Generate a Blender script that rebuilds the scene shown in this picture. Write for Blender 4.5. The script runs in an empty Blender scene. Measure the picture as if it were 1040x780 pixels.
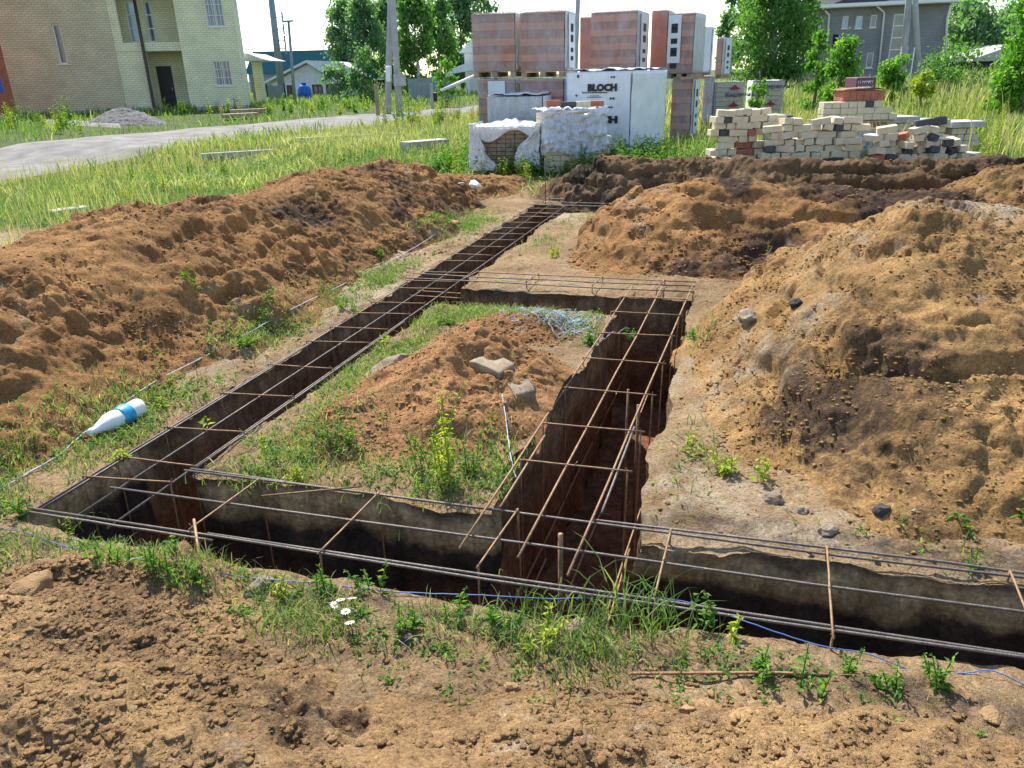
import bpy, math, random
import numpy as np
R = math.radians
random.seed(7); RNG = np.random.default_rng(7)
S = bpy.context.scene
# ------------------------------------------------------------------ camera
H = 1.7
YAW, PITCH, ROLL = R(17.2), math.atan(315/781), R(-1.5)
def _axes():
    F = np.array([0, math.cos(PITCH), -math.sin(PITCH)]); Rt = np.array([1., 0, 0]); U = np.array([0, math.sin(PITCH), math.cos(PITCH)])
    cr, sr = math.cos(ROLL), math.sin(ROLL)
    X = cr*Rt + sr*U; Y = -sr*Rt + cr*U
    c, s = math.cos(YAW), math.sin(YAW)
    M = np.array([[c, -s, 0], [s, c, 0], [0, 0, 1]])
    return M@X, M@Y, M@F
CX, CY, CF = _axes()
FH = np.array([-math.sin(YAW), math.cos(YAW), 0]); RH = np.array([math.cos(YAW), math.sin(YAW), 0])
cam = bpy.data.cameras.new('camera'); co = bpy.data.objects.new('camera', cam); S.collection.objects.link(co)
from mathutils import Matrix, Vector
co.matrix_world = Matrix(((CX[0], CY[0], -CF[0], 0), (CX[1], CY[1], -CF[1], 0), (CX[2], CY[2], -CF[2], H), (0, 0, 0, 1)))
cam.sensor_width = 36; cam.lens = 781/1040*36; cam.clip_start = .05; cam.clip_end = 2000
S.camera = co
# ------------------------------------------------------------------ sky and sun
SUN_AZ, SUN_EL = R(38), R(50)            # azimuth is counted to the left of +Y
wd = bpy.data.worlds.new('World'); S.world = wd; wd.use_nodes = True
nt = wd.node_tree; sky = nt.nodes.new('ShaderNodeTexSky'); sky.sky_type = 'NISHITA'; sky.sun_disc = False
sky.sun_elevation = SUN_EL; sky.sun_rotation = -SUN_AZ; sky.dust_density = .7; sky.air_density = 1.0; sky.ozone_density = 1.0
nt.links.new(sky.outputs[0], nt.nodes['Background'].inputs[0]); nt.nodes['Background'].inputs[1].default_value = .15
sl = bpy.data.lights.new('sun', 'SUN'); sl.energy = 4.9; sl.angle = R(.55); sl.color = (1, .94, .84)
so = bpy.data.objects.new('sun', sl); S.collection.objects.link(so)
sd = Vector((-math.sin(SUN_AZ)*math.cos(SUN_EL), math.cos(SUN_AZ)*math.cos(SUN_EL), math.sin(SUN_EL)))
so.rotation_euler = sd.to_track_quat('Z', 'Y').to_euler()
S.view_settings.view_transform = 'Standard'; S.view_settings.look = 'None'; S.view_settings.gamma = 1
S.view_settings.exposure = .88
S.cycles.max_bounces = 6; S.cycles.diffuse_bounces = 3; S.cycles.transparent_max_bounces = 16
# ------------------------------------------------------------------ pixel -> world (1040x780 picture)
def ray(px, py): return (px-520)/781*CX - (py-390)/781*CY + CF
def P(px, py, d):                         # world point seen at a pixel, d metres ahead
    r = ray(px, py); k = d/float(r@FH); return np.array([0, 0, H]) + r*k
def G(px, py, z=0):
    r = ray(px, py); k = (z-H)/r[2]; return np.array([0, 0, H]) + r*k
# ------------------------------------------------------------------ noise
def _h(ix, iy, iz, s):
    n = (ix.astype(np.int64)*374761393 + iy.astype(np.int64)*668265263 + iz*1274126177 + s*974634777) & 0x7fffffff
    n = ((n ^ (n >> 13))*1274126177) & 0x7fffffff
    return ((n ^ (n >> 16)) & 0xffff)/65535.
def vn2(x, y, s=0):
    ix, iy = np.floor(x), np.floor(y); fx, fy = x-ix, y-iy
    u, v = fx*fx*(3-2*fx), fy*fy*(3-2*fy); ix = ix.astype(np.int64); iy = iy.astype(np.int64)
    a, b, c, d = _h(ix, iy, 0, s), _h(ix+1, iy, 0, s), _h(ix, iy+1, 0, s), _h(ix+1, iy+1, 0, s)
    return (a*(1-u)+b*u)*(1-v)+(c*(1-u)+d*u)*v
def vn3(x, y, z, s=0):
    ix, iy, iz = np.floor(x), np.floor(y), np.floor(z); fx, fy, fz = x-ix, y-iy, z-iz
    u, v, w = fx*fx*(3-2*fx), fy*fy*(3-2*fy), fz*fz*(3-2*fz)
    ix, iy, iz = ix.astype(np.int64), iy.astype(np.int64), iz.astype(np.int64)
    def L(k): 
        a, b, c, d = _h(ix, iy, iz+k, s), _h(ix+1, iy, iz+k, s), _h(ix, iy+1, iz+k, s), _h(ix+1, iy+1, iz+k, s)
        return (a*(1-u)+b*u)*(1-v)+(c*(1-u)+d*u)*v
    return L(0)*(1-w)+L(1)*w
def fbm(x, y, f, o=4, s=0):               # -1..1
    t = 0; a = 1; n = 0; x = np.asarray(x, float); y = np.asarray(y, float)
    for i in range(o):
        q = .6*i+.3; t = t+a*(vn2((x*math.cos(q)-y*math.sin(q))*f, (x*math.sin(q)+y*math.cos(q))*f, s+i*7)*2-1); n += a; a *= .5; f *= 2.03
    return t/n
def clods(x, y, cell, prob=.8, s=0):      # angular lumps lying on the ground
    x = x+cell*.22*(vn2(x/cell*2.3, y/cell*2.3, s+31)-.5); y = y+cell*.22*(vn2(x/cell*2.1, y/cell*2.1, s+32)-.5)
    X, Y = x/cell, y/cell; ix, iy = np.floor(X).astype(np.int64), np.floor(Y).astype(np.int64); out = np.zeros_like(X)
    for dx in (-1, 0, 1):
        for dy in (-1, 0, 1):
            jx, jy = ix+dx, iy+dy
            px, py = X-(jx+_h(jx, jy, 1, s)), Y-(jy+_h(jx, jy, 2, s))
            r = .22+.5*_h(jx, jy, 3, s)**1.7; q = _h(jx, jy, 6, s)*3.14; d = 0
            for k, sc in ((0, 1.), (1.15, .8+.6*_h(jx, jy, 5, s)), (2.2, .9)): d = np.maximum(d, np.abs(px*np.cos(q+k)+py*np.sin(q+k))*sc)
            h = np.minimum((r-d)*1.7, r*(.45+.4*_h(jx, jy, 7, s))+(px*np.cos(q*2)+py*np.sin(q*2))*.35)
            out = np.maximum(out, h*(_h(jx, jy, 4, s) < prob))
    return np.clip(out, 0, None)*cell*.85
def rfbm(x, y, f, o=4, s=0):               # ridged, 0..1
    t = 0; a = 1; n = 0
    for i in range(o):
        q = .7*i+.2; t = t+a*(1-np.abs(vn2((x*math.cos(q)-y*math.sin(q))*f, (x*math.sin(q)+y*math.cos(q))*f, s+i*7)*2-1)); n += a; a *= .6; f *= 2.1
    return t/n
def sst(a, b, x):
    t = np.clip((x-a)/(b-a), 0, 1); return t*t*(3-2*t)
# ------------------------------------------------------------------ materials
MATS = {}
class NT:
    def __init__(s, name):
        s.m = bpy.data.materials.new(name); s.m.use_nodes = True; s.t = s.m.node_tree; s.N = s.t.nodes; s.b = s.N['Principled BSDF']; s.L = s.t.links.new; s.out = s.N['Material Output']
        s.pos = s.N.new('ShaderNodeNewGeometry').outputs['Position']
    def noise(s, scale, detail=4, rough=.6, vec=None):
        n = s.N.new('ShaderNodeTexNoise'); n.inputs['Scale'].default_value = scale; n.inputs['Detail'].default_value = detail; n.inputs['Roughness'].default_value = rough
        s.L(vec or s.pos, n.inputs['Vector']); return n.outputs['Fac']
    def ramp(s, fac, stops):
        n = s.N.new('ShaderNodeValToRGB'); e = n.color_ramp.elements
        while len(e) < len(stops): e.new(.5)
        for q, (p, c) in zip(e, stops): q.position = p; q.color = (*c, 1) if not isinstance(c, (int, float)) else (c, c, c, 1)
        s.L(fac, n.inputs[0]); return n.outputs[0]
    def mix(s, fac, a, b, mode='MIX'):
        n = s.N.new('ShaderNodeMix'); n.data_type = 'RGBA'; n.blend_type = mode
        for sock, v in ((n.inputs[0], fac), (n.inputs[6], a), (n.inputs[7], b)):
            if isinstance(v, (int, float)): sock.default_value = v
            elif isinstance(v, tuple): sock.default_value = (*v, 1)
            else: s.L(v, sock)
        return n.outputs[2]
    def math(s, op, a, b=0.):
        n = s.N.new('ShaderNodeMath'); n.operation = op
        for k, v in enumerate((a, b)):
            if isinstance(v, (int, float)): n.inputs[k].default_value = v
            else: s.L(v, n.inputs[k])
        return n.outputs[0]
    def attr(s, name):
        n = s.N.new('ShaderNodeAttribute'); n.attribute_name = name; return n.outputs['Fac']
    def bump(s, h, strength, dist=.01, prev=None):
        n = s.N.new('ShaderNodeBump'); n.inputs['Strength'].default_value = strength; n.inputs['Distance'].default_value = dist
        s.L(h, n.inputs['Height'])
        if prev: s.L(prev, n.inputs['Normal'])
        return n.outputs[0]
    def fin(s, col, rough=.9, normal=None, metal=0, spec=.3):
        if isinstance(col, tuple): s.b.inputs['Base Color'].default_value = (*col, 1)
        else: s.L(col, s.b.inputs['Base Color'])
        s.b.inputs['Roughness'].default_value = rough; s.b.inputs['Metallic'].default_value = metal; s.b.inputs['Specular IOR Level'].default_value = spec
        if normal: s.L(normal, s.b.inputs['Normal'])
        return s.m
def plain(name, col, rough=.7, metal=0, var=.15, scale=6, bump=0, spec=.4):
    if name in MATS: return MATS[name]
    n = NT(name); f = n.noise(scale, 5)
    c = n.ramp(f, [(.3, tuple(v*(1-var) for v in col)), (.7, tuple(min(1, v*(1+var)) for v in col))])
    nm = n.bump(n.noise(scale*8, 4), bump, .01) if bump else None
    MATS[name] = n.fin(c, rough, nm, metal, spec); return MATS[name]
def soil_mat(name, light, mid, dark):
    n = NT(name)
    f1 = n.noise(2.3, 6, .65); f2 = n.noise(14, 5, .7); f3 = n.noise(70, 4, .7)
    base = n.mix(n.ramp(f1, [(.38, 0.), (.62, 1.)]), light, mid)
    base = n.mix(n.ramp(f2, [(.42, 0.), (.66, .75)]), base, mid)
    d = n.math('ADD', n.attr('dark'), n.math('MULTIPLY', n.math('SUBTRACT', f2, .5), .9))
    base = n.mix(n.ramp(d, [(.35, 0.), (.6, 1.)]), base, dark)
    p = n.math('ADD', n.attr('pale'), n.math('MULTIPLY', n.math('SUBTRACT', n.noise(7, 5, .7), .5), 1.1))
    base = n.mix(n.ramp(p, [(.35, 0.), (.65, 1.)]), base, (.46, .37, .255))
    g = n.math('ADD', n.attr('green'), n.math('MULTIPLY', n.math('SUBTRACT', n.noise(5, 5, .7), .5), 1.))
    base = n.mix(n.ramp(g, [(.35, 0.), (.6, 1.)]), base, (.09, .12, .035))
    f4 = n.noise(.9, 4, .6); base = n.mix(1., base, n.ramp(f4, [(.35, .78), (.65, 1.12)]), 'MULTIPLY')
    base = n.mix(1., base, n.ramp(f3, [(.3, .55), (.7, 1.35)]), 'MULTIPLY')
    nm = n.bump(n.noise(28, 5, .75), .9, .035); nm = n.bump(f3, .8, .014, nm); nm = n.bump(n.noise(240, 3, .7), .7, .004, nm)
    return n.fin(base, .95, nm, 0, .15)
M = {}
M['soil'] = soil_mat('sandy_soil', (.43, .26, .105), (.27, .155, .062), (.085, .055, .036))
M['tan'] = soil_mat('tan_sand', (.48, .29, .115), (.31, .178, .07), (.11, .07, .042))
M['earth'] = soil_mat('trodden_earth', (.40, .28, .155), (.27, .175, .09), (.10, .072, .05))
M['brown'] = soil_mat('orange_brown_soil', (.46, .245, .092), (.28, .145, .056), (.085, .052, .034))
M['bank'] = soil_mat('bank_soil', (.46, .295, .135), (.27, .165, .08), (.11, .073, .048))
M['clay'] = soil_mat('orange_clay', (.50, .27, .115), (.35, .18, .075), (.15, .09, .05))
M['topsoil'] = soil_mat('dark_topsoil', (.25, .155, .075), (.13, .082, .045), (.05, .036, .026))
def wall_mat():
    n = NT('cut_soil'); sp = n.N.new('ShaderNodeSeparateXYZ'); n.L(n.pos, sp.inputs[0])
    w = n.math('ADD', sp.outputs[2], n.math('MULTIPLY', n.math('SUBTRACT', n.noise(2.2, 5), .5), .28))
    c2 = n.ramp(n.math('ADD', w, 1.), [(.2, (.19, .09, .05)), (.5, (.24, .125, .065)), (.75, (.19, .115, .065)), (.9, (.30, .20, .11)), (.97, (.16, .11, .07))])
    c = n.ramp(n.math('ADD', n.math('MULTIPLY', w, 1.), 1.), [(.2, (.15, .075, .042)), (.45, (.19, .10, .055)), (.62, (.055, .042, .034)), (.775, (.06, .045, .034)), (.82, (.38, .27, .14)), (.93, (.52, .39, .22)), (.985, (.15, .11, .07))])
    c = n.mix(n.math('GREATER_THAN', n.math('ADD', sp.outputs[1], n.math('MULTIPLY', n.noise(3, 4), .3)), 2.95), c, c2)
    f = n.noise(9, 6, .7); c = n.mix(1., c, n.ramp(f, [(.3, .6), (.7, 1.35)]), 'MULTIPLY')
    m2 = n.N.new('ShaderNodeMapping'); m2.inputs['Scale'].default_value = (14, 14, 1.6); n.L(n.pos, m2.inputs[0]); c = n.mix(1., c, n.ramp(n.noise(1., 4, .65, m2.outputs[0]), [(.35, .7), (.65, 1.25)]), 'MULTIPLY'); c = n.mix(1., c, n.ramp(n.noise(45, 3, .7), [(.3, .6), (.7, 1.35)]), 'MULTIPLY')
    mp = n.N.new('ShaderNodeMapping'); mp.inputs['Scale'].default_value = (5, 5, 22); n.L(n.pos, mp.inputs[0])
    nm = n.bump(n.noise(1.6, 5, .6, mp.outputs[0]), .6, .04); nm = n.bump(n.noise(30, 5, .75), .9, .03, nm); nm = n.bump(n.noise(110, 3, .7), .7, .006, nm)
    return n.fin(c, .95, nm, 0, .15)
M['wall'] = wall_mat()
def leaf_mat(name, stops, trans=.35, rough=.6):
    n = NT(name); c = n.ramp(n.attr('tint'), stops)
    n.L(c, n.b.inputs['Base Color']); n.b.inputs['Roughness'].default_value = rough; n.b.inputs['Specular IOR Level'].default_value = .25
    tr = n.N.new('ShaderNodeBsdfTranslucent'); n.L(n.mix(1., c, (1.3, 1.5, .55), 'MULTIPLY'), tr.inputs[0])
    mx = n.N.new('ShaderNodeMixShader'); mx.inputs[0].default_value = trans; n.L(n.b.outputs[0], mx.inputs[1]); n.L(tr.outputs[0], mx.inputs[2]); n.L(mx.outputs[0], n.out.inputs[0])
    return n.m
M['grass'] = leaf_mat('grass_blades', [(0, (.07, .12, .04)), (.4, (.15, .215, .07)), (.7, (.28, .31, .13)), (.85, (.44, .41, .20)), (1, (.58, .52, .32))], .4)
M['greengrass'] = leaf_mat('green_blades', [(0, (.07, .125, .04)), (.5, (.14, .225, .07)), (.85, (.26, .33, .12)), (1, (.47, .44, .24))], .42)
M['straw'] = leaf_mat('dry_stalks', [(0, (.20, .22, .06)), (.5, (.42, .37, .17)), (1, (.62, .53, .32))], .3)
M['weed'] = leaf_mat('weed_leaves', [(0, (.04, .115, .02)), (.6, (.09, .22, .03)), (1, (.24, .34, .05))], .4)
M['yweed'] = leaf_mat('yellow_weed_leaves', [(0, (.14, .24, .03)), (.6, (.30, .38, .05)), (1, (.52, .50, .07))], .4)
M['dark_tree'] = leaf_mat('dark_tree_leaves', [(0, (.09, .17, .11)), (.5, (.15, .26, .15)), (1, (.22, .35, .19))], .55)
M['bright_tree'] = leaf_mat('bright_tree_leaves', [(0, (.05, .13, .045)), (.5, (.11, .23, .065)), (1, (.20, .34, .09))], .45)
M['sapling'] = leaf_mat('sapling_leaves', [(0, (.06, .17, .02)), (.5, (.13, .30, .04)), (1, (.26, .42, .08))], .45)
M['bark'] = plain('bark', (.16, .13, .10), .9, bump=.4)
M['birch'] = plain('birch_bark', (.5, .48, .44), .8, var=.5, scale=9)
M['steel'] = plain('dark_rebar_steel', (.15, .13, .115), .5, .45, .3, 30, .4)
M['rust'] = plain('rusty_rebar_steel', (.27, .165, .09), .6, .35, .35, 25, .4)
def brickwall(name, c1, c2, mortar, w=.26, h=.077, ms=.012, rough=.85):
    n = NT(name); tc = n.N.new('ShaderNodeTexCoord'); mp = n.N.new('ShaderNodeMapping'); 
    sx = n.N.new('ShaderNodeSeparateXYZ'); n.L(tc.outputs['Object'], sx.inputs[0]); cb = n.N.new('ShaderNodeCombineXYZ')
    n.L(n.math('ADD', sx.outputs[0], sx.outputs[1]), cb.inputs[0]); n.L(sx.outputs[2], cb.inputs[1])
    b = n.N.new('ShaderNodeTexBrick'); n.L(cb.outputs[0], b.inputs['Vector']); b.inputs['Scale'].default_value = 1
    b.inputs['Color1'].default_value = (*c1, 1); b.inputs['Color2'].default_value = (*c2, 1); b.inputs['Mortar'].default_value = (*mortar, 1)
    b.inputs['Brick Width'].default_value = w; b.inputs['Row Height'].default_value = h; b.inputs['Mortar Size'].default_value = ms
    c = n.mix(1., b.outputs['Color'], n.ramp(n.noise(1.1, 5), [(.3, .85), (.7, 1.1)]), 'MULTIPLY')
    return n.fin(c, rough, n.bump(b.outputs['Fac'], -.4, .01))
M['brick_shaded'] = brickwall('shaded_brick_wall', (.60, .56, .37), (.68, .63, .42), (.36, .33, .21), .27, .1, .012)  # darker copy of the house brick; left wall's shade put into the colour
M['brick_yel'] = brickwall('yellow_brick_wall', (.78, .77, .50), (.84, .82, .55), (.5, .48, .3), .27, .1, .012)
M['brick_grey'] = brickwall('grey_brick_wall', (.24, .24, .245), (.29, .285, .285), (.16, .16, .165), .3, .1, .012)
M['brick_red'] = brickwall('red_brick_wall', (.42, .11, .055), (.5, .15, .08), (.3, .12, .08), .27, .1, .012)
M['white'] = plain('white_paint', (.78, .78, .76), .5, var=.05)
M['glass'] = plain('window_glass', (.10, .15, .17), .08, var=.4, scale=.7, spec=.9)
M['bglass'] = plain('bright_blue_glass', (.25, .42, .55), .1, var=.3, scale=.9, spec=.8)
M['door'] = plain('dark_door_paint', (.025, .02, .02), .5)
M['pipe'] = plain('brown_pipe', (.05, .035, .03), .4)
M['concrete'] = plain('weathered_concrete', (.42, .41, .38), .9, var=.2, scale=5, bump=.3)
M['pole'] = plain('pole_concrete', (.40, .41, .41), .85, var=.15, scale=3, bump=.2)
M['metal_grey'] = plain('grey_metal', (.25, .29, .32), .5, .3)
M['blue_plastic'] = plain('blue_plastic', (.015, .12, .52), .4)
M['teal_roof'] = plain('teal_roof_metal', (.02, .14, .20), .5)
M['roof_white'] = plain('pale_roof_sheet', (.72, .73, .75), .5)
M['dark_roof'] = plain('dark_roof_tiles', (.05, .055, .065), .8, bump=.3, scale=4)
M['wood'] = plain('weathered_wood', (.36, .27, .17), .85, var=.3, scale=8, bump=.3)
M['dark'] = plain('dark_opening', (.02, .022, .025), .7)
M['black_plastic'] = plain('black_plastic', (.012, .012, .014), .4)
def hollow_mat():
    n = NT('ceramic_block_stack'); tc = n.N.new('ShaderNodeTexCoord'); sx = n.N.new('ShaderNodeSeparateXYZ'); n.L(tc.outputs['Object'], sx.inputs[0])
    z = n.math('FRACT', n.math('MULTIPLY', sx.outputs[2], 1/.26)); u = n.math('FRACT', n.math('MULTIPLY', n.math('ADD', sx.outputs[0], sx.outputs[1]), 1/.125))
    fu = n.math('FRACT', n.math('MULTIPLY', n.math('ADD', sx.outputs[0], sx.outputs[1]), 1/.021))
    a = n.ramp(z, [(.02, (.12, .05, .035)), (.05, (.50, .21, .12)), (.46, (.52, .23, .135)), (.5, (.29, .135, .09)), (.97, (.27, .125, .085)), (1., (.10, .05, .035))])
    a = n.mix(n.ramp(u, [(.0, .55), (.05, 0.), (.96, 0.), (1., .55)]), a, (.15, .075, .05))
    a = n.mix(n.ramp(fu, [(.0, .3), (.3, 0.)]), a, (.17, .085, .06))
    a = n.mix(n.ramp(n.noise(3.5, 5), [(.5, 0.), (.8, .2)]), a, (.5, .42, .38))
    return n.fin(a, .6, None, 0, .4)
M['hollow'] = hollow_mat()
M['hollow_red'] = plain('orange_ceramic_block', (.50, .17, .09), .6, var=.35, scale=3.5)
def film_mat(name, col, alpha, rough=.25, sc=9, var=.25):
    n = NT(name); tr = n.N.new('ShaderNodeBsdfTransparent'); mx = n.N.new('ShaderNodeMixShader')
    mp = n.N.new('ShaderNodeMapping'); mp.inputs['Scale'].default_value = (1, 1, .45); n.L(n.pos, mp.inputs[0])
    f = n.noise(sc, 6, .7, mp.outputs[0]); n.L(n.ramp(f, [(.35, max(0., alpha-var)), (.65, min(1., alpha+var))]), mx.inputs[0])
    n.fin(col, rough, n.bump(f, .8, .05), 0, .6); n.L(tr.outputs[0], mx.inputs[1]); n.L(n.b.outputs[0], mx.inputs[2]); n.L(mx.outputs[0], n.out.inputs[0]); return n.m
M['film'] = film_mat('clear_stretch_film', (.62, .66, .70), .42)
M['cloudy'] = film_mat('cloudy_blue_film', (.68, .76, .86), .45, .2, 7, .4)
M['film_side'] = film_mat('dense_stretch_film', (.62, .64, .66), .75, .25, 6, .12)
M['torn'] = film_mat('torn_white_film', (.82, .84, .86), .72, .3, 14)
M['film_thin'] = film_mat('thin_stretch_film', (.66, .64, .64), .16, .2, 4, .12)
M['film_white'] = plain('white_wrap_film', (.74, .78, .82), .35, var=.07, scale=5, bump=.8, spec=.5)
M['label_paper'] = plain('label_paper', (.66, .70, .72), .6, var=.05)
M['ink'] = plain('black_print', (.02, .022, .028), .6, var=.1)
M['ink_red'] = plain('maroon_print', (.30, .04, .045), .6, var=.1)
M['ink_blue'] = plain('dark_blue_print', (.05, .07, .16), .6, var=.1)
M['maroon'] = plain('maroon_pack_print', (.16, .06, .085), .6, var=.1)
M['cream'] = plain('cream_brick', (.60, .53, .37), .85, var=.13, scale=12, bump=.3)
M['charcoal'] = plain('charcoal_brick', (.075, .075, .08), .85, var=.2, scale=12, bump=.3)
M['redbrick'] = plain('red_brick', (.38, .14, .08), .85, var=.2, scale=12, bump=.3)
M['stone'] = plain('grey_lump', (.27, .215, .155), .95, var=.35, scale=18, bump=.9, spec=.15)
M['palestone'] = plain('pale_lump', (.36, .29, .20), .95, var=.25, scale=18, bump=.9, spec=.15)
M['darkstone'] = plain('dark_lump', (.07, .065, .06), .95, var=.35, scale=18, bump=.9, spec=.15)
M['tanstone'] = plain('tan_lump', (.31, .20, .10), .95, var=.3, scale=18, bump=.9, spec=.15)
M['gravel'] = plain('grey_gravel', (.15, .145, .14), .95, var=.5, scale=22, bump=1.)
M['road'] = plain('road_dust', (.18, .17, .155), .95, var=.38, scale=1.6, bump=.6)
M['bottle'] = plain('milky_plastic', (.78, .80, .80), .3, var=.06, scale=14)
M['label_blue'] = plain('blue_bottle_label', (.03, .33, .55), .45, var=.5, scale=28)
M['twine'] = plain('white_blue_twine', (.45, .52, .62), .7, var=.35, scale=40)
M['cable'] = plain('blue_cable', (.07, .15, .36), .4, var=.25, scale=10)
M['petal'] = plain('white_petals', (.8, .8, .76), .6, var=.05)
M['yellow'] = plain('yellow_centre', (.75, .5, .05), .7)
# ------------------------------------------------------------------ object helpers
col = S.collection
ORD = 'first second third fourth fifth sixth seventh eighth ninth tenth eleventh twelfth thirteenth fourteenth fifteenth sixteenth seventeenth eighteenth nineteenth twentieth'.split()+['twenty-'+w for w in 'first second third fourth fifth sixth seventh eighth ninth'.split()]+['thirtieth']
def tag(o, label=None, cat=None, group=None, kind=None):
    for k, v in (('label', label), ('category', cat), ('group', group), ('kind', kind)):
        if v: o[k] = v
    return o
def empty(name, loc, rz=0, label=None, cat=None, group=None):
    o = bpy.data.objects.new(name, None); col.objects.link(o); o.location = [float(v) for v in loc]; o.rotation_euler = (0, 0, rz); o.empty_display_size = .1
    return tag(o, label, cat, group)
def mesh_np(name, V, F, mat, parent=None, smooth=True, attrs=None, loc=None, mats=None, mi=None):
    V = np.asarray(V, np.float32); F = np.asarray(F, np.int32); k = F.shape[1]
    me = bpy.data.meshes.new(name); me.vertices.add(len(V)); me.vertices.foreach_set('co', V.ravel())
    me.loops.add(F.size); me.loops.foreach_set('vertex_index', F.ravel())
    me.polygons.add(len(F)); me.polygons.foreach_set('loop_start', np.arange(0, F.size, k, dtype=np.int32))
    if smooth: me.polygons.foreach_set('use_smooth', np.ones(len(F), bool))
    for m in (mats or [mat]): me.materials.append(m)
    if mi is not None: me.polygons.foreach_set('material_index', np.asarray(mi, np.int32))
    for a, d in (attrs or {}).items():
        at = me.attributes.new(a, 'FLOAT', 'POINT'); at.data.foreach_set('value', np.asarray(d, np.float32))
    me.update(calc_edges=True); me.validate()
    o = bpy.data.objects.new(name, me); col.objects.link(o)
    if parent: o.parent = parent
    if loc is not None: o.location = [float(v) for v in loc]
    return o
class MB:
    def __init__(s): s.v = []; s.f = []
    def quad(s, a, b, c, d): n = len(s.v); s.v += [tuple(a), tuple(b), tuple(c), tuple(d)]; s.f.append((n, n+1, n+2, n+3)); return s
    def box(s, x0, x1, y0, y1, z0, z1, dx=0, ):
        n = len(s.v); s.v += [(x0, y0, z0), (x1, y0, z0), (x1, y1, z0), (x0, y1, z0), (x0, y0, z1), (x1, y0, z1), (x1, y1, z1), (x0, y1, z1)]
        s.f += [tuple(n+i for i in q) for q in ((0, 3, 2, 1), (4, 5, 6, 7), (0, 1, 5, 4), (1, 2, 6, 5), (2, 3, 7, 6), (3, 0, 4, 7))]; return s
    def tube(s, pts, r, n=6, cap=True):
        pts = [Vector([float(c) for c in p]) for p in pts]; rs = r if isinstance(r, (list, tuple)) else [r]*len(pts); b = len(s.v)
        for i, p in enumerate(pts):
            t = (pts[min(i+1, len(pts)-1)]-pts[max(i-1, 0)]).normalized(); a = t.orthogonal() if i == 0 else (pa-t*pa.dot(t)); a.normalize(); pa = a; c = t.cross(a)
            for k in range(n): q = 2*math.pi*k/n; s.v.append(tuple(p+(a*math.cos(q)+c*math.sin(q))*rs[i]))
        for i in range(len(pts)-1):
            for k in range(n): k2 = (k+1) % n; s.f.append((b+i*n+k, b+i*n+k2, b+(i+1)*n+k2, b+(i+1)*n+k))
        if cap: s.f.append(tuple(b+k for k in reversed(range(n)))); s.f.append(tuple(b+(len(pts)-1)*n+k for k in range(n)))
        return s
    def prism(s, poly, y0, y1):           # poly in x,z
        n = len(s.v); k = len(poly); s.v += [(x, y0, z) for x, z in poly]+[(x, y1, z) for x, z in poly]
        s.f.append(tuple(range(n, n+k))); s.f.append(tuple(reversed(range(n+k, n+2*k))))
        for i in range(k): j = (i+1) % k; s.f.append((n+j, n+i, n+k+i, n+k+j))
        return s
    def build(s, name, mat, parent=None, smooth=False, bevel=0, loc=None):
        me = bpy.data.meshes.new(name); me.from_pydata([tuple(float(c) for c in v) for v in s.v], [], s.f); me.materials.append(mat)
        if smooth: me.polygons.foreach_set('use_smooth', [True]*len(me.polygons))
        o = bpy.data.objects.new(name, me); col.objects.link(o)
        if parent: o.parent = parent
        if loc is not None: o.location = [float(v) for v in loc]
        if bevel: b = o.modifiers.new('bevel', 'BEVEL'); b.width = bevel; b.segments = 2
        return o
def copy_tree(o, parent=None):
    c = o.copy(); col.objects.link(c)
    if parent: c.parent = parent
    for ch in list(o.children): copy_tree(ch, c)
    return c
def text(body, size, mat, parent, loc, rot, sx=1, off=0, name='lettering'):
    cu = bpy.data.curves.new(name, 'FONT'); cu.body = body; cu.size = size; cu.extrude = .002; cu.offset = off; cu.resolution_u = 2; cu.materials.append(mat)
    o = bpy.data.objects.new(name, cu); col.objects.link(o); o.parent = parent; o.location = loc; o.rotation_euler = rot; o.scale = (sx, 1, 1); bpy.context.view_layer.update()
    me = bpy.data.meshes.new_from_object(o); me.name = name; o2 = bpy.data.objects.new(name, me); col.objects.link(o2); o2.parent = parent; o2.location = loc; o2.rotation_euler = rot; o2.scale = (sx, 1, 1); bpy.data.objects.remove(o); bpy.context.view_layer.update(); return o2
# ------------------------------------------------------------------ terrain heights
def base(x, y):
    x = np.asarray(x, float); y = np.asarray(y, float); d = np.hypot(x, y)
    z = .25*sst(10.9, 13.2, y-np.clip(-x-5.4, 0, 6)*.8) + .1*sst(28, 42, d)
    z = z-.12*sst(-10, -13.5, x)*sst(60, 30, y)*(1-sst(-20, -24, x))
    return z+.05*fbm(x, y, .25, 3, 3)*sst(11, 14, d)
def ridge(x, y, pts, slopes, rnd=.12, warp=.12, seed=1, K=11.):
    """a heap: crest points (x, y, height); slopes = fall per metre towards (+x, -x, +y, -y)"""
    wx = x+warp*fbm(x, y, 1.3, 3, seed); wy = y+warp*fbm(x, y, 1.3, 3, seed+50); acc = np.zeros_like(wx); best = None
    segs = [(pts[i], pts[i+1]) for i in range(len(pts)-1)] if len(pts) > 1 else [(pts[0], pts[0])]
    for a, b in segs:
        dx, dy = b[0]-a[0], b[1]-a[1]; L = dx*dx+dy*dy+1e-9
        t = np.clip(((wx-a[0])*dx+(wy-a[1])*dy)/L, 0, 1) if L > 1e-6 else np.zeros_like(wx)
        ex, ey = wx-(a[0]+t*dx), wy-(a[1]+t*dy); hh = a[2]+(b[2]-a[2])*t
        sx = np.where(ex > 0, slopes[0], slopes[1]); sy = np.where(ey > 0, slopes[2], slopes[3])
        q = np.sqrt((ex*sx)**2+(ey*sy)**2+rnd**2)-rnd
        h = hh-q; best = h if best is None else np.maximum(best, h)
    return best
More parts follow.
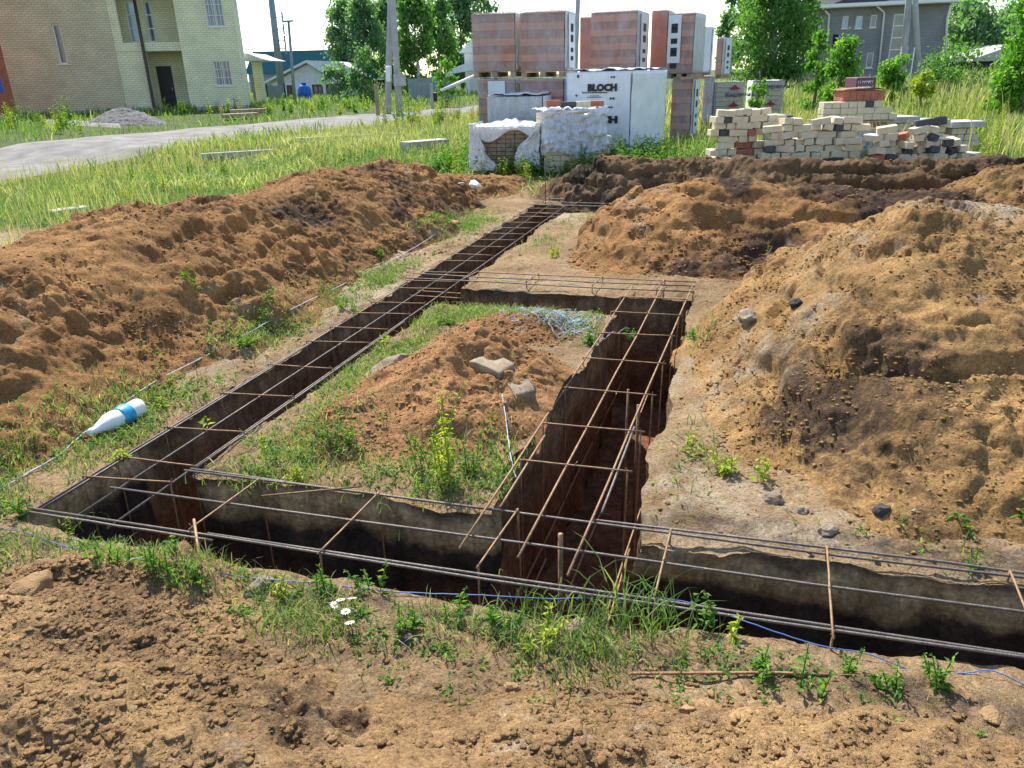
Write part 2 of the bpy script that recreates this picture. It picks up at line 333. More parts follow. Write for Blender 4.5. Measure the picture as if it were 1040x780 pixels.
def smax(a, b, k=.12):
    h = np.clip(.5+.5*(a-b)/k, 0, 1); return b*(1-h)+a*h+k*h*(1-h)
def h_left(x, y):
    h = ridge(x, y, [(-4.75, -1, .62), (-4.65, 2.2, .70), (-4.6, 3.76, .71), (-4.6, 4.8, .80), (-4.65, 5.4, .77), (-4.62, 6.5, .62), (-4.62, 7.4, .72), (-4.6, 8.6, .68), (-4.55, 9.9, .58), (-4.4, 10.7, .36), (-4.05, 11.3, .25), (-3.7, 11.8, .12)], (.63, .50, .75, .75), .16, .22, 11)
    h = smax(h, ridge(x, y, [(-4.2, 2.6, .42)], (.62, .6, .6, .6), .1, .1, 12), .15)
    h = smax(h, ridge(x, y, [(-4.35, 4.5, .60)], (.7, .6, .8, .8), .1, .1, 13), .1)
    h = smax(h, ridge(x, y, [(-4.4, 6.4, .50)], (.7, .6, .8, .8), .1, .1, 14), .1)
    h = smax(h, ridge(x, y, [(-4.5, 8.0, .56)], (.7, .6, .8, .8), .1, .1, 15), .1)
    return h-.14*np.exp(-(((x+4.25)/.28)**2+((y-6.95)/.35)**2))
def h_right(x, y):
    h = ridge(x, y, [(.95, 5.0, .95), (1.6, 4.9, .86), (2.6, 4.9, .8), (4.2, 4.8, .8)], (.6, .86, .6, .50), .15, .16, 21)
    h = smax(h, ridge(x, y, [(.85, 4.0, .60), (1.5, 3.85, .58), (3, 3.9, .6)], (.6, .72, .7, .74), .1, .1, 22), .1)
    return h
def h_mid(x, y):
    h = ridge(x, y, [(-1.02, 8.0, .60), (-.35, 8.1, .68), (.5, 8.1, .62), (1.3, 8.2, .58), (2.4, 8.3, .6)], (.6, .92, .7, .56), .1, .14, 31)
    h = smax(h, ridge(x, y, [(-.85, 7.55, .36)], (.75, .75, .75, .8), .08, .08, 32), .08)
    return smax(h, ridge(x, y, [(.5, 7.5, .33), (1.3, 7.0, .42)], (.7, .7, .7, .7), .08, .08, 33), .08)
def h_back(x, y):
    h = ridge(x, y, [(-2.5, 11.25, .30), (-1.75, 11.2, .60), (-1.0, 11.2, .52), (.2, 11.2, .54), (1.4, 11.2, .46), (2.6, 11.2, .56), (4, 11.2, .6)], (.6, .75, .6, .95), .1, .12, 41)
    return h
def h_corner(x, y):
    return ridge(x, y, [(2.3, 8.5, .74), (3.0, 8.5, .92), (5, 8.5, .95)], (.6, .8, .6, .62), .12, .14, 51)
def h_inner(x, y):
    h = ridge(x, y, [(-1.40, 3.95, .34), (-1.60, 3.62, .29), (-1.82, 3.3, .19)], (.60, .6, .6, .46), .05, .10, 61)
    h = smax(h, ridge(x, y, [(-1.45, 3.3, .15)], (.5, .6, .5, .5), .04, .07, 62), .05)
    h = smax(h, ridge(x, y, [(-1.12, 3.7, .22), (-1.15, 4.05, .20)], (1.3, .6, .7, .8), .04, .06, 63), .04)
    return h-.07*np.exp(-(((x+1.36)/.06)**2+((y-3.7)/.16)**2))
def h_small(x, y): return ridge(x, y, [(-1.62, 5.02, .14), (-1.4, 5.1, .12)], (.55, .5, .5, .5), .04, .05, 71)
def h_fg(x, y):
    toe = 1.72-.10*np.exp(-((x+.75)/.35)**2)+.16*sst(-.3, .5, x)+.10*sst(-1.5, -2.3, x)*-1
    h = np.minimum((toe-y)*.42, .26+.02*fbm(x, y, 1.5, 2, 81)) - .0
    h = h+.05*fbm(x, y, 1.6, 3, 82)*sst(-.02, .08, h)
    return smax(h, ridge(x, y, [(-1.9, 1.32, .27)], (.5, .5, .5, .5), .08, .08, 83), .1)
HEAPS = dict(left=h_left, right=h_right, mid=h_mid, back=h_back, corner=h_corner, inner=h_inner, small=h_small, fg=h_fg)
def heapmax(x, y):
    x = np.asarray(x, float); y = np.asarray(y, float)
    return np.maximum.reduce([f(x, y) for f in HEAPS.values()])
def surf(x, y): return base(x, y)+np.maximum(0, heapmax(x, y))
# trench rectangles
T = [(-2.86, -2.36, 2.05, 10.6), (-2.86, 3.6, 2.05, 2.61), (-.9, -.33, 2.05, 6.05), (-2.86, -.33, 5.6, 6.05), (-2.86, -1.6, 10.05, 10.6)]
DEP = .95
def dist_trench(x, y):
    d = None
    for x0, x1, y0, y1 in T:
        e = np.maximum(np.maximum(x0-x, x-x1), np.maximum(y0-y, y-y1)); ex = np.maximum(np.maximum(x0-x, x-x1), 0); ey = np.maximum(np.maximum(y0-y, y-y1), 0)
        q = np.where(e < 0, e, np.hypot(ex, ey)); d = q if d is None else np.minimum(d, q)
    return d
def warp3(x, y, z):
    d = np.abs(dist_trench(x, y)); w = 1-sst(.02, .45, d)
    def n(s, f): return vn3(x*f, y*f, z*f*.7, s)*2-1
    dx = .045*n(1, 2.6)+.022*n(2, 7)+.008*n(3, 19); dy = .045*n(4, 2.6)+.022*n(5, 7)+.008*n(6, 19)
    near = sst(2.35, 2.1, y)*w
    dy = dy+near*.14*sst(-.9, .9, x)
    # slumped corner of the middle block
    sl = np.exp(-(((x+.95)/.3)**2+((y-3.2)/.8)**2)); 
    return x+dx*w-.07*sl*w, y+dy*w
def lin(a, b, st): n = max(1, int(round((b-a)/st))); return list(np.linspace(a, b, n, endpoint=False))
def axis(brk, step):
    out = []
    for a, b in zip(brk[:-1], brk[1:]): out += lin(a, b, step((a+b)/2))
    return np.array(out+[brk[-1]])
X0, X1, Y0, Y1 = -9., 3.6, .6, 12.6
xs = axis([X0, -6, -4.2, -3.4, -2.86, -2.36, -.9, -.6, -.33, .5, 1.3, 2., X1], lambda v: .05 if v < -4.2 else (.035 if v > 1.3 else .016))
ys = axis([Y0, 1.3, 1.7, 2.05, 2.61, 4., 5.6, 6.05, 8., 10.05, 10.6, Y1], lambda v: .012 if v < 2.7 and v > 1.3 else (.018 if v < 6.1 else .028))
GX, GY = np.meshgrid(xs, ys, indexing='ij'); nx, ny = GX.shape
def gdetail(x, y):
    g = .028*fbm(x, y, 1.1, 3, 91)+.016*fbm(x, y, 5, 4, 92)+.010*(rfbm(x, y, 11, 4, 97)-.5)
    c = clods(x+.02*fbm(x, y, 20, 1, 5), y, .07, .35, 93)*.5+clods(x, y, .03, .5, 94)*.55
    m = .2+.6*sst(-.1, .25, fbm(x, y, .9, 2, 95)+.25*(y < 2)); g = g+.008*fbm(x, y, 32, 3, 98)
    edge = 1-sst(.0, .12, np.abs(dist_trench(x, y)))
    return g*(1-.4*edge)+c*m-.03*edge*(vn2(x*9, y*9, 96))
inb = (1-sst(.0, .35, np.minimum.reduce([GX-X0, X1-GX, GY-Y0, Y1-GY])))
det = gdetail(GX, GY)*(1-inb)
wx, wy = warp3(GX.ravel(), GY.ravel(), 0*GX.ravel())
zt = (base(GX, GY)+det)
V = np.stack([wx, wy, zt.ravel()], 1)
idx = np.arange(nx*ny).reshape(nx, ny)
ZG = base(GX, GY)+det
cx, cy = (GX[:-1, :-1]+GX[1:, 1:])/2, (GY[:-1, :-1]+GY[1:, 1:])/2
inside = np.zeros(cx.shape, bool)
for x0, x1, y0, y1 in T: inside |= (cx > x0) & (cx < x1) & (cy > y0) & (cy < y1)
F = np.stack([idx[:-1, :-1], idx[1:, :-1], idx[1:, 1:], idx[:-1, 1:]], -1)
Ftop = F[~inside]
# far sheet
gx = np.unique(np.concatenate([np.array([-700, -400, -250, -160, -110, -80, -60]), np.arange(-50, X0, 1.), np.arange(X0, X1, .7), np.arange(X1, 30, 1.), np.array([30, 45, 70, 110, 180, 300, 600]), [X0, X1]]))
gy = np.unique(np.concatenate([np.array([-40, -20, -10, -5, -2]), np.arange(-1, Y0, .4), np.arange(Y0, Y1, .6), np.arange(Y1, 60, 1.), np.array([60, 75, 100, 150, 240, 400, 900]), [Y0, Y1]]))
fx, fy = np.meshgrid(gx, gy, indexing='ij'); fidx = np.arange(fx.size).reshape(fx.shape)+len(V)
fcx, fcy = (fx[:-1, :-1]+fx[1:, 1:])/2, (fy[:-1, :-1]+fy[1:, 1:])/2
keep = ~((fcx > X0) & (fcx < X1) & (fcy > Y0) & (fcy < Y1))
FF = np.stack([fidx[:-1, :-1], fidx[1:, :-1], fidx[1:, 1:], fidx[:-1, 1:]], -1)[keep]
VA = np.concatenate([V, np.stack([fx.ravel(), fy.ravel(), base(fx, fy).ravel()], 1)]); FA = np.concatenate([Ftop, FF])
ax_, ay_ = VA[:, 0], VA[:, 1]
gb = lambda x, y, cx, cy, rx, ry: np.exp(-(((x-cx)/rx)**2+((y-cy)/ry)**2))
fieldmask = np.maximum(sst(-5.2, -6.2, ax_), sst(11.8, 12.8, ay_))
bare = np.exp(-(((ax_+8.4)/1.5)**2+((ay_-6.6)/1.1)**2))
pale = .26+.25*fbm(ax_, ay_, .8, 3, 101)*1.5+.08*((ax_ > -.4) & (ax_ < .6) & (ay_ > 2.6) & (ay_ < 6.2))+.2*((ax_ < -2.9) & (ay_ > 3)& (ax_ > -3.6))+.5*bare
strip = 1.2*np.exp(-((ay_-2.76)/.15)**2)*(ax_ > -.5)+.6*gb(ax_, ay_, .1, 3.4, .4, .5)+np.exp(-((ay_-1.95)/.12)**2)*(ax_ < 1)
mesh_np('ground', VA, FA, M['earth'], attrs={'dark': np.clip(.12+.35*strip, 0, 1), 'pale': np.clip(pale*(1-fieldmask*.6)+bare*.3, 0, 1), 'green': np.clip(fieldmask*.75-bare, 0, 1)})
tag(bpy.data.objects['ground'], kind='structure')
GRIDS = []
def surf(x, y):
    x = np.asarray(x, float); y = np.asarray(y, float); z = base(x, y)
    i = np.clip(np.searchsorted(xs, x), 1, nx-1); j = np.clip(np.searchsorted(ys, y), 1, ny-1); inn = (x > X0) & (x < X1) & (y > Y0) & (y < Y1); z = np.where(inn, ZG[i, j], z)
    for hx, hy, Z in GRIDS:
        i = np.round((x-hx[0])/(hx[1]-hx[0])).astype(int); j = np.round((y-hy[0])/(hy[1]-hy[0])).astype(int); ok = (i >= 0) & (i < len(hx)) & (j >= 0) & (j < len(hy))
        z = np.where(ok, np.maximum(z, Z[np.clip(i, 0, len(hx)-1), np.clip(j, 0, len(hy)-1)]), z)
    return z
# trench walls and floor
nz = 30; lv = -np.linspace(0, 1, nz+1)**1.0*DEP
colid = -np.ones(nx*ny, int); Fw = []; pairs = []
pad = np.zeros((nx+1, ny+1), bool); pad[1:-1, 1:-1] = inside
A_, B_ = pad[:-1, 1:-1], pad[1:, 1:-1]          # x-edges at grid line i between cells i-1,i ; spans y j..j+1
ii, jj = np.nonzero(A_ != B_)
for i, j in zip(ii, jj): a, b = idx[i, j], idx[i, j+1]; pairs.append((a, b) if B_[i, j] else (b, a))
A2, B2 = pad[1:-1, :-1], pad[1:-1, 1:]
ii, jj = np.nonzero(A2 != B2)
for i, j in zip(ii, jj): a, b = idx[i, j], idx[i+1, j]; pairs.append((b, a) if B2[i, j] else (a, b))
pairs = np.array(pairs); u = np.unique(pairs); colid[u] = np.arange(len(u))
bx, by = GX.ravel()[u], GY.ravel()[u]; topz = zt.ravel()[u]
VX, VY = np.repeat(bx, nz+1), np.repeat(by, nz+1); VZ = np.tile(lv, len(u))
w1, w2 = warp3(VX, VY, VZ); sh = np.minimum(1, -VZ/.06)
gr_ = .022*np.abs(2*vn2(VX*9+VY*9, VZ*.7, 25)-1)*sh; w1 = w1+gr_+sh*(.03*(vn3(VX*13, VY*13, VZ*9, 21)-.5)+.05*(vn3(VX*5, VY*5, VZ*4, 23)-.5)); w2 = w2+sh*(.03*(vn3(VX*13, VY*13, VZ*9, 22)-.5)+.05*(vn3(VX*5, VY*5, VZ*4, 24)-.5))
# undercut / crumble with depth
VW = np.stack([w1, w2, VZ+np.repeat(topz, nz+1)*(1+VZ/DEP)], 1)
ca, cb = colid[pairs[:, 0]]*(nz+1), colid[pairs[:, 1]]*(nz+1)
k = np.arange(nz)
Fw = np.stack([ca[:, None]+k, cb[:, None]+k, cb[:, None]+k+1, ca[:, None]+k+1], -1).reshape(-1, 4)
ins_v = np.zeros((nx, ny), bool)
for a in (0, 1):
    for b in (0, 1): ins_v[a:nx-1+a, b:ny-1+b] |= inside
fl = -np.ones(nx*ny, int); vid = np.nonzero(ins_v.ravel())[0]; fl[vid] = np.arange(len(vid))
fX, fY = GX.ravel()[vid], GY.ravel()[vid]; q1, q2 = warp3(fX, fY, np.full(len(vid), -DEP))
fz = -DEP+.03*fbm(fX, fY, 3, 3, 111)+clods(fX, fY, .08, .5, 112)*.7
Ff = fl[F[inside]]+len(VW)
o = mesh_np('trench', np.concatenate([VW, np.stack([q1, q2, fz], 1)]), np.concatenate([Fw, Ff]), M['wall']); tag(o, kind='structure')
# heaps
def heap(name, key, x0, x1, y0, y1, st, mat, label, det=(1, 1, 1, 1), darkf=None, palef=None, greenf=None, furrow=.05, seed=200):
    hx, hy = np.arange(x0, x1+st, st), np.arange(y0, y1+st, st); A, B = np.meshgrid(hx, hy, indexing='ij'); h = HEAPS[key](A+.07*fbm(A, B, 4, 3, seed+20), B+.07*fbm(A, B, 4, 3, seed+21))
    on = sst(-.03, .10, h)
    d = furrow*fbm(A, B, 2.2, 3, seed)+1.1*furrow*(rfbm(A, B, 3.2, 3, seed+8)-.55)*det[3]
    st_ = fbm(A, B, 1.1, 3, seed+30); q_ = .5*fbm(A, B, 3, 2, seed+31)+h*5.5; d = d+.055*det[3]*sst(-.1, .3, st_)*(sst(.15, .5, q_-np.floor(q_))-.5)*sst(.05, .25, h)
    rough = .35+.65*sst(-.15, .15, fbm(A, B, 1.5, 3, seed+9)); wA, wB = A+.02*fbm(A, B, 9, 2, seed+40), B+.02*fbm(A, B, 9, 2, seed+41)
    bil = 0
    for q, (f_, am) in enumerate(((6.5, .040), (12, .030), (23, .020), (43, .012), (75, .006))):
        if f_*st < .9: bil = bil+am*np.abs(2*vn2((wA*math.cos(q)+wB*math.sin(q))*f_, (wB*math.cos(q)-wA*math.sin(q))*f_, seed+50+q)-1)
    d = d+bil*rough*det[1]+det[0]*clods(A, B, .06, .15, seed+4)*.4-.03
    Z = base(A, B)+h+d*on; GRIDS.append((hx, hy, np.where(h > -.07, Z, -9)))
    n1, n2 = A.shape; ix = np.arange(n1*n2).reshape(n1, n2); Fq = np.stack([ix[:-1, :-1], ix[1:, :-1], ix[1:, 1:], ix[:-1, 1:]], -1)
    hm = np.maximum.reduce([h[:-1, :-1], h[1:, :-1], h[1:, 1:], h[:-1, 1:]]); Fq = Fq[hm > -.07]
    # keep soil out of the trench openings
    gxh, gyh = np.gradient(base(A, B)+h, st); nn = np.sqrt(gxh**2+gyh**2+1); PX, PY = A-gxh/nn*d*on, B-gyh/nn*d*on; PZ = base(A, B)+h+d*on/nn
    used = np.unique(Fq); rm = -np.ones(n1*n2, int); rm[used] = np.arange(len(used))
    a, b = A.ravel()[used], B.ravel()[used]; hz = h.ravel()[used]
    zero = np.zeros(len(used))
    at = {'dark': darkf(a, b, hz) if darkf else zero+.15, 'pale': palef(a, b, hz) if palef else zero+.1, 'green': greenf(a, b, hz) if greenf else zero}
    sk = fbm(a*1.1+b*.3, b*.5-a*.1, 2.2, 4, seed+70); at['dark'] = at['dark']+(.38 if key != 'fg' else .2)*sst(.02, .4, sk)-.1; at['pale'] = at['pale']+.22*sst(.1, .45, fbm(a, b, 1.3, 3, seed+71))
    o = mesh_np(name, np.stack([PX.ravel()[used], PY.ravel()[used], PZ.ravel()[used]], 1), rm[Fq], M[mat], attrs={k: np.clip(v, 0, 1) for k, v in at.items()})
    return tag(o, label, 'soil heap')
gb = lambda x, y, cx, cy, rx, ry: np.exp(-(((x-cx)/rx)**2+((y-cy)/ry)**2))
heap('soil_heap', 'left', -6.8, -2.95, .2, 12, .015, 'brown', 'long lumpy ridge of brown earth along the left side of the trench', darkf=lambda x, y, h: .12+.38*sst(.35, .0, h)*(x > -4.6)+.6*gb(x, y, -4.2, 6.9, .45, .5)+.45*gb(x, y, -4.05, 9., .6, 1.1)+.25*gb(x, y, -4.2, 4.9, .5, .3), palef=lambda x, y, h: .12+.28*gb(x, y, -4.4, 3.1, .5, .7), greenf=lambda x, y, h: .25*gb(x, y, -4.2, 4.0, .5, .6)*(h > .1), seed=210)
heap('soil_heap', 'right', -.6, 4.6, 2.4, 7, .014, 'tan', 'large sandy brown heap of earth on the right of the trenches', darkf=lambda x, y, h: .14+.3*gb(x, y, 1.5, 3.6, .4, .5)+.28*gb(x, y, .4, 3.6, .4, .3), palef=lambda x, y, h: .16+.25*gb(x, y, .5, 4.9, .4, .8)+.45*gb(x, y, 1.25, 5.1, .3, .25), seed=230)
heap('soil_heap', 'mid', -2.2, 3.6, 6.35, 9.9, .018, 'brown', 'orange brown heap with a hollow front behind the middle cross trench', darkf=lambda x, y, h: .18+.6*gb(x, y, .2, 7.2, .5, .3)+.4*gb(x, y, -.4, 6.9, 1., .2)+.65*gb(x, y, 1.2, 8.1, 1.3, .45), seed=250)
heap('soil_heap', 'back', -3.6, 5.2, 10.2, 12.8, .019, 'topsoil', 'dark brown ridge of earth in front of the loose brick piles', darkf=lambda x, y, h: .2+.3*gb(x, y, -2.3, 11, .5, 1), det=(1., 1.3, 1.4, 1.6), seed=270)
heap('soil_heap', 'corner', .8, 4.6, 6.6, 10.9, .019, 'tan', 'tan heap of earth behind the large one near the right edge', palef=lambda x, y, h: .2+0*x, seed=280)
heap('soil_heap', 'inner', -2.3, -.9, 2.65, 4.7, .010, 'clay', 'small orange clay heap standing on the block between the trenches', det=(.5, .8, 1.1, .9), furrow=.035, seed=290)
heap('soil_heap', 'small', -2.2, -1., 4.6, 5.5, .012, 'clay', 'low patch of orange clay near the far end of the enclosed block', det=(.2, .5, 1, .3), furrow=.015, seed=300)
heap('soil_heap', 'fg', -3.2, 1.9, .55, 2.05, .008, 'bank', 'crumbly brown earth bank at the bottom of the picture in front of the trench', det=(1., 1.15, 1.7, 1.2), furrow=.085, darkf=lambda x, y, h: .2+.26*gb(x, y, -1.6, 1.5, .7, .3)+.15*gb(x, y, -.8, 1.3, .4, .3)+.35*gb(x, y, -.1, 1.7, .5, .12), palef=lambda x, y, h: .08+.22*gb(x, y, .1, 1.4, .7, .2)+.3*gb(x, y, -1.9, 1.0, .4, .2), seed=310)
# ------------------------------------------------------------------ lumps and stones
def lump_arrays(r, seed, sq=.7, sub=3, ang=.35):
    import bmesh
    bm = bmesh.new(); bmesh.ops.create_icosphere(bm, subdivisions=sub, radius=1); v = np.array([q.co[:] for q in bm.verts]); f = np.array([[w.index for w in q.verts] for q in bm.faces]); bm.free()
    g = np.random.default_rng(seed)
    for _ in range(13):
        d = g.normal(size=3); d /= np.linalg.norm(d); c = .5+.3*g.random(); t = v@d; v = v-np.outer(np.clip(t-c, 0, None), d)*.9
    n = vn3(v[:, 0]*2.2+seed, v[:, 1]*2.2, v[:, 2]*2.2, seed)-.5; v = v*(1+ang*n[:, None]*1.2)
    n = vn3(v[:, 0]*7+seed, v[:, 1]*7, v[:, 2]*7, seed)-.5; v = v*(1+.16*n[:, None])
    if sub > 2: n = vn3(v[:, 0]*16+seed, v[:, 1]*16, v[:, 2]*16, seed+3)-.5; v = v*(1+.10*n[:, None])
    return v*np.array([r, r*(.7+.3*g.random()), r*sq]), f
def lump(px, py, r, mat, label, name='soil_lump', cat='lump', zz=None, rz=0, sq=.7, seed=None, group=None, xy=None):
    if xy is None:
        p = G(px, py, 0)
        for _ in range(12):
            z = float(surf(np.array([p[0]]), np.array([p[1]]))[0]); p = G(px, py, z)
    else: p = np.array([*xy, float(surf(np.array([xy[0]]), np.array([xy[1]]))[0])])
    v, f = lump_arrays(r, seed or int(px*7+py), sq, 4)
    o = mesh_np(name, v, f, M[mat], smooth=False, loc=(p[0], p[1], p[2]+r*sq*.05)); o.rotation_euler = (random.uniform(-.2, .2), random.uniform(-.2, .2), rz or random.uniform(0, 6)); return tag(o, label, cat, group)
LP = [(762, 325, .10, 'stone', 'big grey clod standing at the foot of the right heap beside the inner trench'),
 (783, 508, .062, 'stone', 'pale grey clod, largest of those above the right end of the front trench'),
 (815, 520, .035, 'stone', 'small grey clod just right of the largest pale clod by the front trench'),
 (842, 540, .045, 'stone', 'flat grey clod at the edge above the front trench'),
 (895, 520, .048, 'darkstone', 'dark topped clod lying on the tan shelf under the right heap'),
 (928, 520, .033, 'stone', 'small clod right of the dark topped one under the right heap'),
 (838, 458, .055, 'darkstone', 'black clod stuck in the steep front of the right heap'),
 (885, 425, .06, 'darkstone', 'grey black lump in the upper front of the right heap'),
 (985, 355, .035, 'stone', 'round stone in the dark upper part of the right heap'),
 (1030, 365, .04, 'tanstone', 'tan stone at the right edge on the heap'),
 (965, 250, .07, 'stone', 'pale clod near the top of the right heap'),
 (810, 310, .05, 'darkstone', 'dark clod on the left slope of the right heap'),
 (32, 598, .085, 'tanstone', 'tan block of earth at the left edge below the trench corner'),
 (985, 708, .085, 'tanstone', 'flat orange brown slab of earth at the bottom right by the blue cable'),
 (1008, 728, .045, 'tanstone', 'chunk of earth under the flat slab at the bottom right'),
 (838, 752, .045, 'tanstone', 'brown chunk of earth in the middle of the bottom bank'),
 (412, 652, .032, 'darkstone', 'grey black pebble between the weeds below the front trench'),
 (262, 598, .07, 'stone', 'grey clod at the near edge of the front trench'),
 (697, 722, .03, 'tanstone', 'pale round clod at the top of the bottom bank'),
 (775, 380, .035, 'darkstone', 'small dark clod above the right edge of the inner trench'),
 (390, 377, .16, 'stone', 'long grey slab of hard soil along the left trench beside the clay heap'),
 (330, 242, .06, 'darkstone', 'dark lump in the hollow of the left ridge'),
 (520, 700, .03, 'tanstone', 'small tan clod at the toe of the bottom bank'),
 (585, 640, .05, 'stone', 'grey clod hidden among the grass below the front trench')]
for px, py, r, m, lb in LP:
    o = lump(px, py, r, m, lb, sq=.4 if 'slab' in lb else .7, cat='lump of soil' if 'ston' not in lb and 'pebble' not in lb else 'stone', name='soil_lump' if 'ston' not in lb and 'pebble' not in lb else 'stone')
    if 'long grey slab' in lb: o.scale = (1.5, .42, 1.3); o.rotation_euler = (0, 0, R(78))
# loose crumbs strewn over ground and heaps
def crumbs(n, xr, yr, rmin, rmax, name, mat, pick, seed, hint=None, label='loose crumbs of soil strewn over the ground and heaps', pw=4):
    g = np.random.default_rng(seed); x = g.uniform(*xr, n); y = g.uniform(*yr, n); k = pick(x, y)*np.clip(.5+1.4*fbm(x, y, 2.2, 3, seed+60), .04, 1) > g.random(n); x, y = x[k], y[k]
    z = surf(x, y); m = len(x); protos = [lump_arrays(1, s, .7, 1 if s % 4 else 2, .5) for s in range(12)]
    r = rmin+(rmax-rmin)*g.random(m)**pw; a = g.random(m)*6.28; kk = np.where(r > rmin+.35*(rmax-rmin), (np.arange(m) % 3)*4, (np.arange(m) % 9)//3*4+1+np.arange(m) % 3); V_, F_, D_, c = [], [], [], 0
    dk = g.uniform(-.05, .28, m)+(hint(x, y) if hint else 0)
    for q in range(12):
        i = np.nonzero(kk == q)[0]
        if not len(i): continue
        v, f = protos[q]; ca, sa = np.cos(a[i])[:, None], np.sin(a[i])[:, None]; R_ = r[i][:, None]
        W_ = np.stack([(v[:, 0]*ca-v[:, 1]*sa)*R_+x[i][:, None], (v[:, 0]*sa+v[:, 1]*ca)*R_+y[i][:, None], v[:, 2]*R_+z[i][:, None]-R_*.15], -1)
        V_.append(W_.reshape(-1, 3)); F_.append((f[None]+(np.arange(len(i))*len(v))[:, None, None]).reshape(-1, 3)+c); D_.append(np.repeat(dk[i], len(v))); c += len(i)*len(v)
    D = np.clip(np.concatenate(D_), 0, 1); o = mesh_np(name, np.concatenate(V_), np.concatenate(F_), M[mat], smooth=False, attrs={'dark': D, 'pale': D*0+.1}); tag(o, label, 'soil crumbs', kind='stuff')
out_tr = lambda x, y: (dist_trench(x, y) > .05)*1.
dfg = lambda x, y: .22*gb(x, y, -1.6, 1.5, .7, .3)+.15*gb(x, y, -.8, 1.3, .4, .3)
crumbs(70000, (-2.6, 1.6), (.9, 1.95), .0025, .018, 'soil_crumbs', 'bank', lambda x, y: out_tr(x, y)*(.2+.8*(y < 1.8)), 1, dfg, 'loose crumbs of soil on the bank at the bottom', 5)
crumbs(60000, (-5.2, -2.95), (1.6, 10), .004, .017, 'soil_crumbs', 'brown', lambda x, y: out_tr(x, y)*np.clip(1.1-(x+3.4)/-2.6, .3, 1), 2, lambda x, y: .25*gb(x, y, -3.5, 4, .5, 4), 'loose crumbs of soil on the slope and foot of the left ridge')
crumbs(50000, (-.35, 2.6), (2.65, 6.6), .004, .015, 'soil_crumbs', 'tan', lambda x, y: out_tr(x, y)*(.12+.75*(h_right(x, y) > -.02)), 3, None, 'loose crumbs of soil on the right heap and its foot')
crumbs(14000, (-2.3, -.95), (2.65, 5.5), .004, .018, 'soil_crumbs', 'clay', lambda x, y: out_tr(x, y)*(heapmax(x, y) > -.06), 4, None, 'loose crumbs of orange clay on the enclosed block')
crumbs(45000, (-2.2, 3.4), (6.5, 12.), .006, .028, 'soil_crumbs', 'brown', lambda x, y: out_tr(x, y)*(heapmax(x, y) > -.05)*.8, 5, lambda x, y: .3*(y > 9.5), 'loose crumbs of soil on the heaps behind the middle trench')
# ------------------------------------------------------------------ rebar
def bar(p, q, r, mat, parent, name='bar'):
    mid = (np.array(p)+np.array(q))/2; L = np.linalg.norm(np.array(q)-np.array(p)); pts = []
    for i in range(7):
        t = i/6; w = math.sin(t*math.pi)*L*.0022*random.uniform(-1, 1)
        pts.append(tuple((1-t)*np.array(p)+t*np.array(q)+np.array([w, w, w*.6-math.sin(t*math.pi)*.004*L*.3])))
    m_ = MB().tube(pts, r, 7)
    if name == 'cross_tie':
        for t in (.04, .5, .96):
            c = (1-t)*np.array(p)+t*np.array(q); a_ = random.uniform(0, 3); v = np.array([math.cos(a_), math.sin(a_), 0])*.009; k_ = [c+v*.9+[0, 0, -.004], c+[0, 0, .0065], c-v*.9+[0, 0, -.004]]; m_.tube(k_, .0016, 4); m_.tube([c+[0, 0, .005], c+np.array([random.uniform(-.014, .014), random.uniform(-.014, .014), .016])], .0013, 4)
    return m_.build(name, M[mat], parent, True)
def cage(label, origin, longs, ties, zt_, mat='steel', tmat='rust', depth=.72, tie_over=.02):
    """longs: list of ((x,y),(x,y)); ties: list of ((x,y),(x,y))"""
    e = empty('rebar_cage', (*origin, 0), 0, label, 'rebar cage')
    o3 = np.array([*origin, 0.])
    for a, b, m in longs:
        bar(np.array([*a, zt_])-o3, np.array([*b, zt_])-o3,   .0054, m, e, 'longitudinal_bar')
        bar(np.array([*a, zt_-depth])-o3, np.array([*b, zt_-depth])-o3, .0054, 'rust', e, 'longitudinal_bar')
    for a, b in ties:
        bar(np.array([*a, zt_+.009])-o3, np.array([*b, zt_+.011])-o3, .0042, tmat, e, 'cross_tie')
        for c in (a, b):
            c = np.array(a)+(np.array(c)-np.array(a))*(.04 if c is a else .96); j = random.uniform(-.012, .012)
            bar(np.array([*c, zt_+.012])-o3, np.array([c[0]+j, c[1]+j, zt_-depth-.03])-o3, .0042, 'rust', e, 'upright_bar')
    return e
ZC = .015
tl = [((-2.84, y+random.uniform(-.02, .02)), (-2.38, y+.03+random.uniform(-.03, .03))) for y in (2.42, 2.62, 2.98, 3.47, 3.95, 4.42, 4.75, 5.1, 5.42, 5.85, 6.1, 6.45, 6.9, 7.2, 7.6, 7.95, 8.3, 8.65, 9.0, 9.4, 9.7, 10.05, 10.4)]
cage('long dark steel cage over the trench running along the left soil ridge', (-2.6, 6), [((-2.82, 2.13), (-2.83, 10.55), 'steel'), ((-2.60, 2.12), (-2.61, 10.5), 'steel'), ((-2.40, 2.10), (-2.385, 10.45), 'steel'), ((-2.385, 2.6), (-2.37, 5.0), 'steel'), ((-2.80, 2.13), (-2.80, 4.4), 'steel')], tl, ZC)
tf = [((-2.0, 2.58), (-2.03, 2.14)), ((-1.42, 2.60), (-1.44, 2.12)), ((-.80, 2.62), (-.83, 2.19)), ((-.18, 2.62), (-.19, 2.19)), ((.39, 2.65), (.37, 2.12)), ((.99, 2.65), (.97, 2.2)), ((1.6, 2.66), (1.6, 2.2)), ((2.2, 2.66), (2.2, 2.2))]
